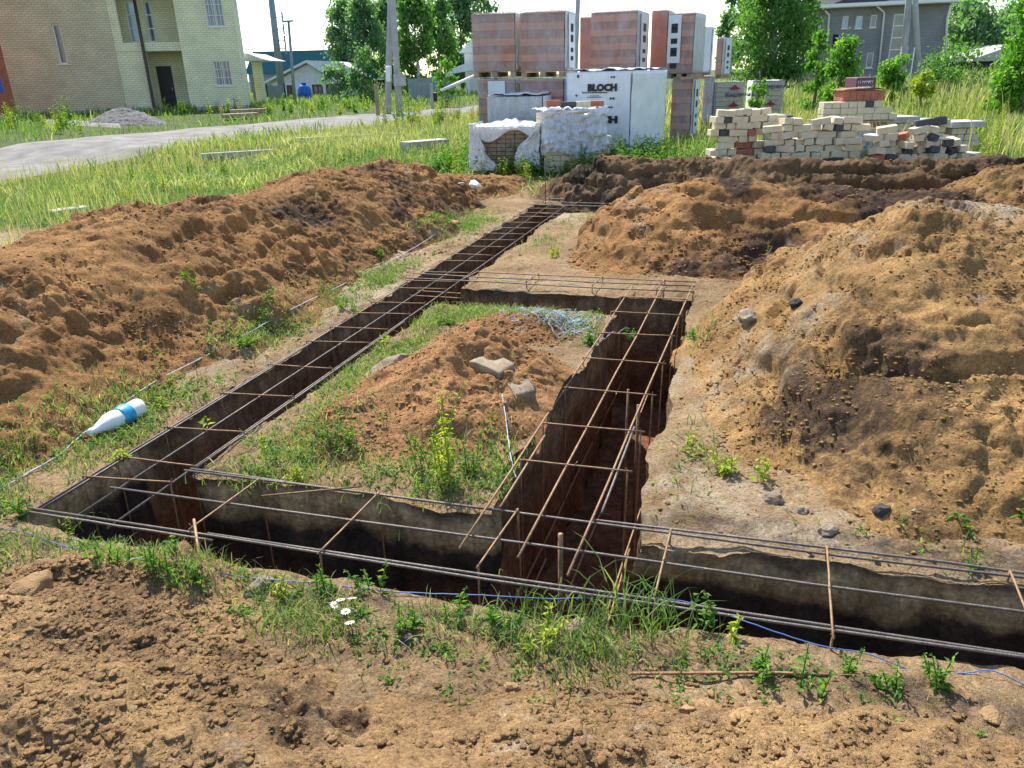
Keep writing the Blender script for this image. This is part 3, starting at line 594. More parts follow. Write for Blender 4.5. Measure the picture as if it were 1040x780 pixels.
cage('steel cage lying across the front trench from the left corner to the right edge', (0, 2.36), [((-2.83, 2.125), (3.3, 2.26), 'steel'), ((-2.8, 2.10), (-1.9, 2.112), 'steel'), ((-1.95, 2.15), (3.3, 2.28), 'steel'), ((-2.62, 2.36), (3.3, 2.50), 'steel'), ((-2.40, 2.58), (3.3, 2.70), 'steel'), ((-2.38, 2.60), (-.85, 2.605), 'steel'), ((-.49, 2.63), (3.3, 2.725), 'steel')], tf, ZC+.016)
tr = [((-.9, y+random.uniform(-.02, .02)), (-.39, y+random.uniform(-.03, .03))) for y in (3.02, 3.42, 3.9, 4.42, 4.93, 5.42, 5.86)]
cage('rusty tan steel cage over the deep trench right of the clay heap', (-.65, 4.2), [((-.93, 2.28), (-.86, 6.25), 'rust'), ((-.70, 2.28), (-.62, 6.25), 'rust'), ((-.50, 2.22), (-.38, 6.32), 'rust'), ((-.46, 2.66), (-.45, 3.5), 'steel'), ((-.87, 2.6), (-.86, 3.3), 'rust')], tr, ZC+.034, 'rust')
tm = [((x, 6.44), (x-.03, 6.12)) for x in (-2.28, -1.72, -1.15, -.62)]
cage('low steel cage across the middle trench behind the enclosed block', (-1.4, 6.27), [((-2.85, 6.10), (-.36, 6.12), 'steel'), ((-2.85, 6.26), (-.36, 6.3), 'steel'), ((-2.3, 6.42), (-.36, 6.44), 'rust')], tm, .05, 'rust', depth=.16)
tq = [((x, 10.75), (x-.03, 10.2)) for x in (-2.7, -2.2, -1.7, -1.2)]
cage('farthest short steel cage running right from the end of the left trench', (-1.9, 10.5), [((-2.85, 10.2), (-.8, 10.2), 'steel'), ((-2.85, 10.45), (-.8, 10.45), 'steel'), ((-2.85, 10.75), (-.8, 10.78), 'steel')], tq, .05, 'rust', depth=.16)
def on_ground(px, py, lift=.02):
    p = G(px, py, 0)
    for _ in range(15): p = G(px, py, .5*p[2]+.5*(float(surf(np.array([p[0]]), np.array([p[1]]))[0])+lift))
    return p
def rod(pts, r, mat, label, name='steel_rod', cat='rod', group=None):
    c = np.mean(np.array(pts, float), 0); return tag(MB().tube([np.array(p)-c for p in pts], r, 7).build(name, M[mat], None, True, loc=c), label, cat, group)
a, b = on_ground(640, 684, .01), on_ground(932, 688, .02); rod([a, (a+b)/2+[0, 0, .01], b], .005, 'rust', 'thin brown rod lying in the grass below the front trench at the right')
p = G(554, 207); rod([p-[0, 0, .1], p+[0, 0, .62]], .007, 'steel', 'thin upright rod standing at the far end of the left trench')
rod([(-.62, 2.62, -.9), (-.62, 2.62, -.05)], .011, 'rust', 'short upright stake inside the front trench at the trench crossing')
rod([(-.5, 4.02, -.9), (-.5, 4.03, -.06)], .009, 'rust', 'upright stake deep in the inner trench, nearer of the two')
rod([(-.58, 4.1, -.9), (-.57, 4.1, .0)], .007, 'rust', 'upright stake deep in the inner trench, farther of the two')
rod([(-1.9, 2.45, .04), (-1.5, 2.6, .06)], .004, 'rust', 'loose bent wire rod lying on the front cage left of the crossing')
rod([(-2.05, 2.2, .05), (-1.86, 1.98, .0)], .006, 'rust', 'short loose bar end sticking over the near edge of the front trench')
# ------------------------------------------------------------------ string and cable
def line(pix, r, mat, label, name, cat, lift=.012, jit=.005):
    pts = [on_ground(*q, lift) for q in pix]; fine = []
    for i in range(len(pts)-1):
        p0, p1, p2, p3 = pts[max(i-1, 0)], pts[i], pts[i+1], pts[min(i+2, len(pts)-1)]
        for k in range(8):
            t = k/8; q = .5*((2*p1)+(-p0+p2)*t+(2*p0-5*p1+4*p2-p3)*t*t+(-p0+3*p1-3*p2+p3)*t**3); fine.append(q+RNG.normal(0, jit*.2, 3))
    fine.append(pts[-1]); c = fine[0]; return tag(MB().tube([q-c for q in fine], r, 5).build(name, M[mat], None, True, loc=c), label, cat)
line([(0, 497), (25, 482), (60, 462), (85, 440), (150, 392), (200, 366), (240, 345), (300, 312), (350, 288), (420, 252), (450, 232)], .0028, 'twine', 'pale blue white string running along the foot of the left ridge past the bottle', 'string', 'string')
line([(0, 536), (30, 542), (70, 556), (120, 566), (180, 572), (240, 585), (320, 592), (400, 601), (480, 604), (560, 608), (640, 606), (700, 612), (760, 632), (830, 655), (880, 664), (930, 682), (975, 684), (1010, 682), (1060, 706)], .0022, 'cable', 'thin blue cable along the near edge of the front trench', 'cable', 'cable', .012, .004)
line([(510, 400), (513, 420), (516, 445), (520, 470), (524, 485)], .003, 'twine', 'short pale string hanging over the right side of the enclosed block', 'string', 'string')
# tangle of pale film threads
mb = MB(); c0 = np.array([-1.2, 5.2, 0.])
gz_ = lambda x, y: float(surf(np.array([x]), np.array([y]))[0])
for k in range(70):
    p = np.array([random.gauss(0, .13), random.gauss(0, .12), 0.]); pts = []; a = random.uniform(0, 6.3); w = random.uniform(-.3, .3)
    for i in range(22):
        zz = gz_(p[0]+c0[0], p[1]+c0[1]); pts.append((p[0], p[1], zz+.012+.03*abs(math.sin(i*.35+k)))); w += random.uniform(-.25, .25); w *= .9; a += w; p = p+np.array([math.cos(a), math.sin(a), 0])*.016
    mb.tube(pts, random.choice([.001, .0015, .0022]), 3)
tag(mb.build('twine_tangle', M['twine'], None, True, loc=(c0[0], c0[1], 0)), 'tangle of blue white plastic twine on the far corner of the enclosed block', 'twine tangle')
# pale concrete slab in the block edge, brick shard, white rags
for px_, py_, w_, rz_, lb_ in ((500, 362, .12, -20, 'pale flat slab of hard earth at the back right of the clay heap'), (528, 385, .10, -55, 'grey slab of hard earth tilting down to the inner trench')):
    pp = on_ground(px_, py_); o = MB().prism([(-w_, -.05), (w_*.9, -.055), (w_*.85, .008), (w_*.3, .016), (-w_*.6, .012), (-w_*.95, .0)], -w_*.6, w_*.6).build('hard_earth_slab', M['stone' if px_ > 510 else 'palestone'], None, bevel=.01, loc=pp+np.array([0, 0, -.04])); o.rotation_euler = (R(6), R(9), R(rz_)); tag(o, lb_, 'lump of soil')
pp = on_ground(462, 228); v, f = lump_arrays(.09, 9, .6); tag(mesh_np('brick_shard', v, f, M['redbrick'], loc=pp), 'broken red brick piece at the foot of the left ridge near its far end', 'brick piece')
# ------------------------------------------------------------------ bottle
p = on_ground(90, 440, .045); q = on_ground(141, 414, .05)
ax = Vector(q-p); L = ax.length; e = empty('plastic_bottle', p, 0, 'milky white plastic bottle with a blue label lying by the left trench', 'bottle'); e.rotation_mode = 'QUATERNION'; e.rotation_quaternion = ax.to_track_quat('Z', 'Y')
prof = [(0, .018), (.012, .02), (.03, .02), (.045, .019), (.07, .03), (.12, .05), (.17, .054), (.20, .051), (.24, .051), (.28, .052), (.33, .054), (.345, .05), (.352, .03)]
k = L/.352; k = 1.05*k
def lathe(prof, n=20, dent=0):
    V_, F_ = [], []
    for i, (z, r) in enumerate(prof):
        for j in range(n): a = 2*math.pi*j/n; rr = r*(1-dent*max(0, math.sin(z*60+a*2))*.12); V_.append((rr*math.cos(a), rr*math.sin(a), z))
    for i in range(len(prof)-1):
        for j in range(n): j2 = (j+1) % n; F_.append((i*n+j, i*n+j2, (i+1)*n+j2, (i+1)*n+j))
    return V_, F_
def lobj(prof, name, mat, parent, n=20, dent=0):
    v, f = lathe(prof, n, dent); f = f+[]; m = MB(); m.v = v; m.f = f+[tuple(reversed(range(n))), tuple(range(len(v)-n, len(v)))]; return m.build(name, M[mat], parent, True)
lobj([(z*k, r) for z, r in prof], 'bottle_body', 'bottle', e, 20, 1); lobj([(.195*k, .0545), (.2*k, .056), (.262*k, .0565), (.267*k, .0545)], 'bottle_label', 'label_blue', e)
# ------------------------------------------------------------------ vegetation builders
def blades(x, y, z, h, w, lean, tint, nseg=3):
    n = len(x); g = RNG; a = g.uniform(0, 6.283, n); b = g.uniform(0, 6.283, n); ln = lean*g.uniform(.2, 1, n)
    ux, uy = np.cos(b), np.sin(b); dx, dy = np.cos(a), np.sin(a); Vs = []
    for t, ww in ((0, 1), (.45, .85), (.8, .5)):
        off = h*ln*t**1.9; zz = z+h*t*(1-.25*ln*t)
        for s in (-.5, .5): Vs.append(np.stack([x+dx*off+ux*w*ww*s, y+dy*off+uy*w*ww*s, zz], 1))
    Vs.append(np.stack([x+dx*h*ln, y+dy*h*ln, z+h*(1-.25*ln-.12*ln)], 1))
    V_ = np.stack(Vs, 1).reshape(-1, 3); b0 = np.arange(n)[:, None]*7
    F_ = np.concatenate([b0+np.array([q]) for q in ((0, 1, 3), (0, 3, 2), (2, 3, 5), (2, 5, 4), (4, 5, 6))], 0)
    return V_, F_, np.repeat(tint, 7)
def grass_obj(name, parts, mat, label=None, cat=None, kind='stuff', parent=None, loc=None, group=None):
    V_, F_, T_, c = [], [], [], 0
    for v, f, t in parts: V_.append(v); F_.append(f+c); T_.append(t); c += len(v)
    V_ = np.concatenate(V_)
    if loc is not None: V_ = V_-np.array(loc)
    o = mesh_np(name, V_, np.concatenate(F_), M[mat], parent, False, {'tint': np.concatenate(T_)}, loc); return tag(o, label, cat, group, kind)
def leaves(c, d, L, W, tint, droop=.25):  # c base points, d directions (n,3), arrays
    n = len(c); up = np.tile([0, 0, 1.], (n, 1)); s = np.cross(d, up+RNG.normal(0, .45, (n, 3))); s /= np.linalg.norm(s, axis=1)[:, None]+1e-9
    L = L[:, None]; W = W[:, None]; nrm = np.cross(s, d)
    Vq = np.stack([c, c+d*L*.45+s*W*.5+nrm*W*.12, c+d*L-up*L*droop, c+d*L*.45-s*W*.5+nrm*W*.12], 1).reshape(-1, 3); b = np.arange(n)[:, None]*4
    return Vq, np.concatenate([b+[[0, 1, 2]], b+[[0, 2, 3]]]), np.repeat(tint, 4)
def stem_tri(p, q, r, tint):
    d = np.array(q)-np.array(p); a = np.cross(d, [.3, .5, .1]); a = a/np.linalg.norm(a)*r; b = np.cross(d, a); b = b/np.linalg.norm(b)*r
    v = np.array([p+a, p-a*.5+b*.87, p-a*.5-b*.87, q+a*.5, q-a*.25+b*.43, q-a*.25-b*.43]); return v, np.array([[0, 1, 4], [0, 4, 3], [1, 2, 5], [1, 5, 4], [2, 0, 3], [2, 3, 5]]), np.full(6, tint)
def weed(pos, h, ns, L, W, mat, label, name='weed', cat='weed', group=None, spread=.35, dens=26, stemtint=.4, up=.5, flower=None):
    pos = np.array(pos, float); parts = []
    for i in range(ns):
        a = random.uniform(0, 6.28); p = pos+np.array([random.gauss(0, .02+.1*spread*h), random.gauss(0, .02+.1*spread*h), -.02]); p[2] = float(surf(p[0:1], p[1:2])[0])-.01 if h < 3 else p[2]
        hh = h*random.uniform(.55, 1); ln = spread*random.uniform(.1, 1); q0 = p; N = 6; pts = [p+np.array([math.cos(a)*ln*hh*(t/N)**1.6, math.sin(a)*ln*hh*(t/N)**1.6, hh*t/N]) for t in range(N+1)]
        for u, w in zip(pts[:-1], pts[1:]): parts.append(stem_tri(u, w, .0022+.003*h, stemtint))
        nl = max(4, int(dens*random.uniform(.7, 1.2))); t = RNG.uniform(.12, 1, nl)*N; k = np.minimum(t.astype(int), N-1); P_ = np.array(pts); c = P_[k]+(P_[k+1]-P_[k])*(t-k)[:, None]
        an = RNG.uniform(0, 6.28, nl); el = RNG.uniform(-.1, 1, nl)*up*2; d = np.stack([np.cos(an)*np.cos(el), np.sin(an)*np.cos(el), np.sin(el)], 1); sc = (1.1-.6*t/N)*RNG.uniform(.6, 1.2, nl)
        parts.append(leaves(c, d, L*sc, W*sc, np.clip(RNG.normal(.5, .25, nl)+.25*(t/N), 0, 1)))
    return grass_obj(name, parts, mat, label, cat, 'thing', None, pos, group)
def tuft(pos, n, h, w, mat, label, r=.05, lean=.8, name='grass_tuft', group=None, tmean=.45, tsd=.25):
    pos = np.array(pos, float); x = pos[0]+RNG.normal(0, r, n); y = pos[1]+RNG.normal(0, r, n); z = surf(x, y)-.01
    return grass_obj(name, [blades(x, y, z, h*RNG.uniform(.4, 1.1, n), w*RNG.uniform(.6, 1.2, n), lean, np.clip(RNG.normal(tmean, tsd, n), 0, 1))], mat, label, 'grass tuft', 'thing', None, pos, group)
def tree(pos, h, cr, crown_z, nleaf, leaf, mat, label, bark='bark', clumps=60, seed=1, name='tree', group=None, shape='oval', lean=0, cat='tree', vis_trunk=True, cd=.13):
    g = np.random.default_rng(seed); e = empty(name, pos, 0, label, cat, group)
    tp = [(0, 0, -.3)]; 
    for i in range(1, 7): t = i/6; tp.append((lean*t*h+g.normal(0, .02*h*.3), g.normal(0, .02*h*.3), h*.9*t))
    tr_ = MB().tube(tp, [h*.022*(1-.85*i/6)+.01 for i in range(7)], 7)
    C = []
    for i in range(clumps):
        t = g.random()**.85; zz = crown_z*h+(h-crown_z*h)*t
        if shape == 'oval': rad = cr*math.sqrt(max(.02, 1-((t-.42)/.62)**2))
        elif shape == 'cone': rad = cr*(1-t)**.75+.08*cr
        else: rad = cr*(.75+.25*math.sin(t*3.1))
        rr = rad*(.25+.75*g.random()**.6)*(.8+.35*g.random()); a = g.uniform(0, 6.28); C.append((lean*h*t+rr*math.cos(a), rr*math.sin(a), zz, rad))
        if i % 3 == 0:
            z0 = max(.12*h, zz-rr*.9); tr_.tube([(lean*z0, 0, z0), ((rr*math.cos(a))*.55, rr*math.sin(a)*.55, (z0+zz)/2+.05*h*.3), (rr*math.cos(a), rr*math.sin(a), zz)], [h*.008, h*.005, h*.002], 5)
    tr_.build('trunk', M[bark], e, True)
    C = np.array(C); k = g.integers(0, clumps, nleaf); s = C[k, 3]*.0+cr*(.17+.13*g.random(clumps))[k]
    P_ = C[k, :3]+g.normal(0, 1, (nleaf, 3))*s[:, None]*np.array([1, 1, .8])
    d = g.normal(0, 1, (nleaf, 3)); d[:, 2] -= .5; d /= np.linalg.norm(d, axis=1)[:, None]
    ct = g.normal(0, .16, clumps); tint = np.clip(.5+ct[k]+g.normal(0, .17, nleaf), 0, 1); sz = leaf*g.uniform(.6, 1.3, nleaf)
    v, f, t = leaves(P_, d, sz, sz*.75, tint); mesh_np('crown', v, f, M[mat], e, False, {'tint': t}); return e
def gz(x, y): return float(surf(np.array([float(x)]), np.array([float(y)]))[0])
def at(px, py, d, z=None): p = P(px, py, d); return (p[0], p[1], gz(p[0], p[1]) if z is None else z)
# ------------------------------------------------------------------ road
NE = [(-13.2, -6), (-14.3, 5), (-14.7, 12.1), (-15.1, 15.1), (-14.8, 18.3), (-13.8, 22.2), (-12.4, 26.5), (-10.9, 31), (-7.5, 37), (-2, 44), (8, 54)]
FE = [(-19.6, -6), (-20.2, 5), (-20.3, 12), (-20.4, 17), (-20.0, 21), (-19.2, 25.5), (-17.4, 29.5), (-15.4, 34), (-12.4, 40), (-7, 48), (3, 60)]
def resample(pl, n):
    pl = np.array(pl, float); d = np.r_[0, np.cumsum(np.linalg.norm(np.diff(pl, axis=0), axis=1))]; t = np.linspace(0, d[-1], n); return np.stack([np.interp(t, d, pl[:, 0]), np.interp(t, d, pl[:, 1])], 1)
nr_, fr_ = resample(NE, 260), resample(FE, 260)
def strip_sheet(name, a, b, m, mat, lift, wob=.35, seed=5, rut=.02):
    t = np.linspace(0, 1, m)[None, :, None]; w = wob*fbm(a[:, 0]*1., a[:, 1], .5, 3, seed)[:, None, None]; dirn = (b-a)/np.linalg.norm(b-a, axis=1)[:, None]
    Pm = a[:, None, :]*(1-t)+b[:, None, :]*t; Pm = Pm+dirn[:, None, :]*w*(1-2*t)
    z = base(Pm[..., 0], Pm[..., 1])+lift+rut*fbm(Pm[..., 0], Pm[..., 1], 1.2, 3, seed+1); z[:, 0] -= lift+.06; z[:, -1] -= lift+.06
    n1, n2 = z.shape; ix = np.arange(n1*n2).reshape(n1, n2); return tag(mesh_np(name, np.concatenate([Pm, z[..., None]], 2).reshape(-1, 3), np.stack([ix[:-1, :-1], ix[1:, :-1], ix[1:, 1:], ix[:-1, 1:]], -1).reshape(-1, 4), M[mat]), kind='structure')
strip_sheet('dirt_road', nr_, fr_, 16, 'road', .05)
def inroad(x, y):
    xn = np.interp(y, [p[1] for p in NE], [p[0] for p in NE]); xf = np.interp(y, [p[1] for p in FE], [p[0] for p in FE]); return (x < xn-.1) & (x > xf+.15)
# driveway strip to the tan house and the far side apron
da = np.array([G(40, 134), G(80, 137), G(125, 137)])[:, :2]; db = np.array([G(50, 131), G(85, 132.5), G(120, 133)])[:, :2]
strip_sheet('driveway', resample(da, 30), resample(db, 30), 6, 'road', .07, .2, 9, .01)
# ------------------------------------------------------------------ grass fields
def field(n, xr, yr, h, w, mat, name, label, mask=None, tm=.45, tsd=.22, lean=.8, seed=0, clump=.5, hs=.35):
    x = RNG.uniform(*xr, n); y = RNG.uniform(*yr, n); f = fbm(x, y, .9, 3, 401+seed); f2 = fbm(x, y, .23, 3, 411+seed)
    k = (~inroad(x, y)) & (heapmax(x, y) < .03) & (dist_trench(x, y) > .0) & (RNG.random(n) < np.clip(.5+clump*(f*1.6+f2), .05, 1))
    if mask is not None: k &= mask(x, y)
    x, y, f, f2 = x[k], y[k], f[k], f2[k]; d = np.hypot(x, y)
    z = base(x, y)-.02; hh = h*RNG.uniform(.35, 1.1, len(x))*(1+hs*2*f2)
    return grass_obj(name, [blades(x, y, z, hh, w*RNG.uniform(.6, 1.3, len(x)), lean, np.clip(RNG.normal(tm, tsd, len(x))+.28*f2+.1*f, 0, 1))], mat, label, 'grass')
nobare = lambda x, y: np.exp(-(((x+8.4)/1.5)**2+((y-6.6)/1.1)**2)) < .35+.4*(vn2(x*3, y*3, 7)-.5)
vis = lambda x, y: np.abs((x*RH[0]+y*RH[1])/np.maximum(.5, x*FH[0]+y*FH[1])) < .78
rl = lambda x, y: nobare(x, y) & vis(x, y)
field(60000, (-16, -5.6), (4, 14), .11, .010, 'greengrass', 'grass', 'short green grass between the left soil ridge and the dirt road', rl, .5, .2, seed=1)
field(14000, (-16, -5.6), (5, 20), .28, .008, 'grass', 'grass', 'taller thin grass between the left soil ridge and the dirt road', rl, .62, .25, .6, 2, .8)
field(90000, (-16, -1.5), (11, 36), .22, .018, 'grass', 'grass', 'weedy green and yellow grass between the dirt road and the pallets', vis, .68, .3, .9, 3, .7)
field(60000, (-1.5, 14), (11.5, 26), .42, .018, 'grass', 'grass', 'tall green and straw coloured grass around the loose brick piles', vis, .64, .25, .5, 4, .6)
field(70000, (-5, 38), (24, 70), .95, .05, 'grass', 'grass', 'tall weeds and reeds on the field below the grey house', vis, .64, .22, .5, 5, .5)
field(80000, (-62, -12), (14, 75), .38, .045, 'greengrass', 'grass', 'green grass on the far side of the dirt road', vis, .5, .25, .6, 6, .6)
field(16000, (-15, -5.6), (6, 30), .38, .010, 'straw', 'dry_grass', 'dry straw stalks standing in the field left of the pallets', vis, .5, .3, .35, 7, .9)
field(9000, (-1, 30), (12, 45), .9, .02, 'straw', 'dry_grass', 'pale dry stalks standing behind the brick piles', vis, .5, .3, .3, 8, .9)
# ground cover round the trenches
def cover(n, fn, h, w, mat, name, label, tm=.45, seed=0, lean=1., xr=(-3.6, 1.5), yr=(1.4, 10.5)):
    x = RNG.uniform(*xr, n); y = RNG.uniform(*yr, n); p = fn(x, y)*np.clip(.55+1.7*fbm(x, y, 3.6, 3, 500+seed), 0, 1); k = (RNG.random(n) < p*.8) & (dist_trench(x, y) > .02); x, y = x[k], y[k]
    return grass_obj(name, [blades(x, y, surf(x, y)-.01, h*RNG.uniform(.3, 1.15, len(x)), w*RNG.uniform(.6, 1.3, len(x)), lean, np.clip(RNG.normal(tm, .22, len(x)), 0, 1))], mat, label, 'grass')
pts_near = [(-2.95, 1.86, .45, .12), (-2.0, 1.9, .5, .1), (-1.5, 1.9, .3, .08), (-1.25, 1.82, .3, .1), (-.7, 1.86, .28, .14), (-.25, 1.98, .28, .14), (.25, 2.03, .3, .1), (.7, 2.08, .25, .07)]
def fn_near(x, y):
    s = 0*x
    for cx_, cy_, rx, ry in pts_near: s = np.maximum(s, gb(x, y, cx_, cy_, rx, ry))
    return s*(y < 2.25)
cover(60000, fn_near, .075, .0042, 'greengrass', 'grass', 'green weeds and grass along the near edge of the front trench', .55, 1, 1., (-3.4, 1.3), (1.55, 2.25))
def fn_left(x, y): return np.maximum.reduce([gb(x, y, -3.15, 2.95, .22, .55), gb(x, y, -3.3, 2.3, .35, .35), gb(x, y, -3.2, 4.5, .16, .4), gb(x, y, -3.15, 6.1, .16, .6), gb(x, y, -3.3, 8.9, .25, .7)*.9])
cover(80000, fn_left, .065, .0055, 'greengrass', 'grass', 'green weeds on the strip between the left ridge and the trench', .58, 2, 1., (-3.6, -2.9), (1.6, 10.3))
def fn_in(x, y): return ((x > -2.34) & (x < -.92) & (y > 2.6) & (y < 5.6))*np.maximum.reduce([gb(x, y, -2.0, 2.85, .3, .25), gb(x, y, -1.5, 2.8, .5, .12), gb(x, y, -2.2, 4.4, .14, .9), gb(x, y, -1.1, 2.95, .25, .3)*.7, gb(x, y, -1.75, 5.35, .6, .22), gb(x, y, -1.05, 5.3, .15, .25), gb(x, y, -2.1, 3.4, .1, .5)*.7])
cover(60000, fn_in, .07, .0055, 'greengrass', 'grass', 'grass and weeds on the block of soil between the trenches', .62, 3, 1., (-2.4, -.85), (2.6, 5.6))
def fn_rest(x, y): return np.maximum.reduce([gb(x, y, -2.1, 8.3, .15, .8)*.9, gb(x, y, -1.7, 9.6, .35, .4)*.6, gb(x, y, -.22, 4.9, .07, .6)*.7, gb(x, y, -.15, 3.3, .15, .35)*.6, gb(x, y, .75, 2.8, .25, .1)*.5])
cover(90000, fn_rest, .08, .007, 'greengrass', 'grass', 'sparse grass beside the inner and left trenches', .55, 4)
def leafcover(n, fn, xr, yr, L, W, mat, label, seed=0, hmax=.06, per=7):
    x = RNG.uniform(*xr, n); y = RNG.uniform(*yr, n); p = fn(x, y)*np.clip(.5+1.8*fbm(x, y, 4.5, 3, 600+seed), 0, 1); k = (RNG.random(n) < p) & (dist_trench(x, y) > .0); x, y = x[k], y[k]; m = len(x)
    x = np.repeat(x, per)+RNG.normal(0, .012, m*per); y = np.repeat(y, per)+RNG.normal(0, .012, m*per); hh = np.repeat(RNG.random(m)**1.5*hmax, per)*RNG.random(m*per); z = surf(x, y)+hh; m = m*per
    a = RNG.uniform(0, 6.28, m); el = RNG.uniform(-.1, .9, m); d = np.stack([np.cos(a)*np.cos(el), np.sin(a)*np.cos(el), np.sin(el)], 1); sz = RNG.uniform(.4, 1.15, m); v, f, t = leaves(np.stack([x, y, z], 1), d, L*sz, W*sz, np.clip(RNG.normal(.5, .25, m), 0, 1), .3)
    return tag(mesh_np('leafy_ground_cover', v, f, M[mat], None, False, {'tint': t}), label, 'ground cover', kind='stuff')
leafcover(5200, fn_near, (-3.4, 1.3), (1.55, 2.25), .026, .010, 'weed', 'small leafy weeds along the near edge of the front trench', 1)
leafcover(7000, fn_left, (-3.6, -2.9), (1.6, 10.3), .030, .012, 'weed', 'small leafy weeds on the strip beside the left trench', 2)
leafcover(5000, fn_in, (-2.4, -.85), (2.6, 5.6), .028, .011, 'weed', 'small leafy weeds on the enclosed block', 3)
leafcover(2500, fn_rest, (-2.3, 1.2), (2.6, 10), .03, .012, 'weed', 'small leafy weeds right of the trenches', 4)
leafcover(30000, lambda x, y: (heapmax(x, y) < .02)*nobare(x, y)*.8, (-13, -5.4), (5, 16), .045, .02, 'weed', 'low leafy weeds in the field left of the ridge', 5, .12, 4)
leafcover(26000, lambda x, y: (heapmax(x, y) < .02)*.8, (-10, -1.5), (11.5, 24), .06, .03, 'weed', 'low leafy weeds in the field left of the pallets', 6, .2, 4)
leafcover(9000, lambda x, y: (heapmax(x, y) < .02)*.9+0*x, (-5.2, -.4), (12.3, 14.6), .08, .03, 'weed', 'thick dark weeds in front of the white printed pack', 7, .42, 6)
cover(9000, fn_near, .09, .004, 'straw', 'dry_grass', 'dry grass along the near edge of the front trench', .5, 11, 1.2, (-3.4, 1.3), (1.55, 2.25))
cover(16000, fn_left, .08, .005, 'straw', 'dry_grass', 'dry grass on the strip beside the left trench', .5, 12, 1.2, (-3.6, -2.9), (1.6, 10.3))
cover(16000, fn_in, .08, .005, 'straw', 'dry_grass', 'dry grass on the enclosed block', .5, 13, 1.2, (-2.4, -.85), (2.6, 5.6))
# ------------------------------------------------------------------ buildings
class Fac:
    """a facade frame: x to the right along the wall, y away from the viewer, z up"""
    def __init__(s, px, d, z, ang=0):
        p = P(px, 100, d); s.o = np.array([p[0], p[1], z]); s.a = YAW+ang; s.u = np.array([math.cos(s.a), math.sin(s.a), 0]); s.n = np.array([-math.sin(s.a), math.cos(s.a), 0])
    def l(s, px, py, y=0):
        r = ray(px, py); o = np.array([0, 0, H]); k = ((s.o-o)@s.n+y)/(r@s.n); q = o+r*k-s.o; return float(q@s.u), float(q[2])
    def rect(s, x0, y0, x1, y1, y=0):
        a, b = s.l((x0+x1)/2, y0, y)[1], s.l((x0+x1)/2, y1, y)[1]; m = (y0+y1)/2; return s.l(x0, m, y)[0], s.l(x1, m, y)[0], b, a
def wall_holes(x0, x1, z0, z1, holes, y=0, th=.3):
    """wall box grid with real openings"""
    X = sorted({x0, x1, *[h[0] for h in holes], *[h[1] for h in holes]}); Z = sorted({z0, z1, *[h[2] for h in holes], *[h[3] for h in holes]}); m = MB()
    for a, b in zip(X[:-1], X[1:]):
        run = None
        for c, d in zip(Z[:-1], Z[1:]):
            mx, mz = (a+b)/2, (c+d)/2; solid = not any(h[0] < mx < h[1] and h[2] < mz < h[3] for h in holes)
            if solid: run = (run[0], d) if run else (c, d)
            if (not solid or d == Z[-1]) and run: m.box(a, b, y, y+th, run[0], run[1]); run = None
    return m
def window(e, x0, x1, z0, z1, y=0, bars=True, glass='glass', mull=1, frame='white', name='window', fw=.06, cross=0, grille=False):
    f = MB(); yy = y+.1
    f.box(x0, x0+fw, yy, yy+.08, z0, z1).box(x1-fw, x1, yy, yy+.08, z0, z1).box(x0+fw, x1-fw, yy, yy+.08, z0, z0+fw).box(x0+fw, x1-fw, yy, yy+.08, z1-fw, z1)
    for k in range(mull): xm = x0+(x1-x0)*(k+1)/(mull+1); f.box(xm-fw*.45, xm+fw*.45, yy+.003, yy+.077, z0+fw, z1-fw)
    for k in range(cross): zm = z0+(z1-z0)*(k+1)/(cross+1); f.box(x0+fw, x1-fw, yy+.006, yy+.074, zm-fw*.4, zm+fw*.4)
    w = f.build(name, M[frame], e)
    MB().box(x0+.02, x1-.02, yy+.04, yy+.055, z0+.02, z1-.02).build('pane', M[glass], w)
    MB().box(x0-.06, x1+.06, y-.06, y+.1, z0-.05, z0-.003).build('sill', M[frame], w)
    if grille:
        g = MB(); n = max(3, int((x1-x0)/.16))
        for i in range(n+1): x = x0+(x1-x0)*i/n; g.box(x-.012, x+.012, y-.05, y-.03, z0, z1)
        for i in range(4): z = z0+(z1-z0)*i/3; g.box(x0, x1, y-.052, y-.028, z-.012, z+.012)
        g.build('grille', M['white'], w)
    return w
# tan house
f = Fac(150, 42, 0.2, R(15)); e = empty('brick_house', f.o, f.a, 'two storey tan brick house with balcony and dark door behind the gravel', 'house')
e.location.z = 0.2; f.o[2] = .2
xL = f.l(-6, 100)[0]-.6; xA = f.l(127, 100)[0]; xB = f.l(156, 100)[0]; xC = f.l(193, 100)[0]; xD = f.l(251, 108)[0]; TOP = 6.1
r1 = f.rect(54, 24, 67, 65); r1 = (r1[0]+.1, r1[1]-.1, r1[2], r1[3])
w1_ = wall_holes(xL, xA, .0, TOP, [r1], 0, .3); w1_.box(xL, xL+.3, .3, 6, 0, TOP); w1_.build('side_wall', M['brick_shaded'], e); window(e, *r1, 0, mull=0)
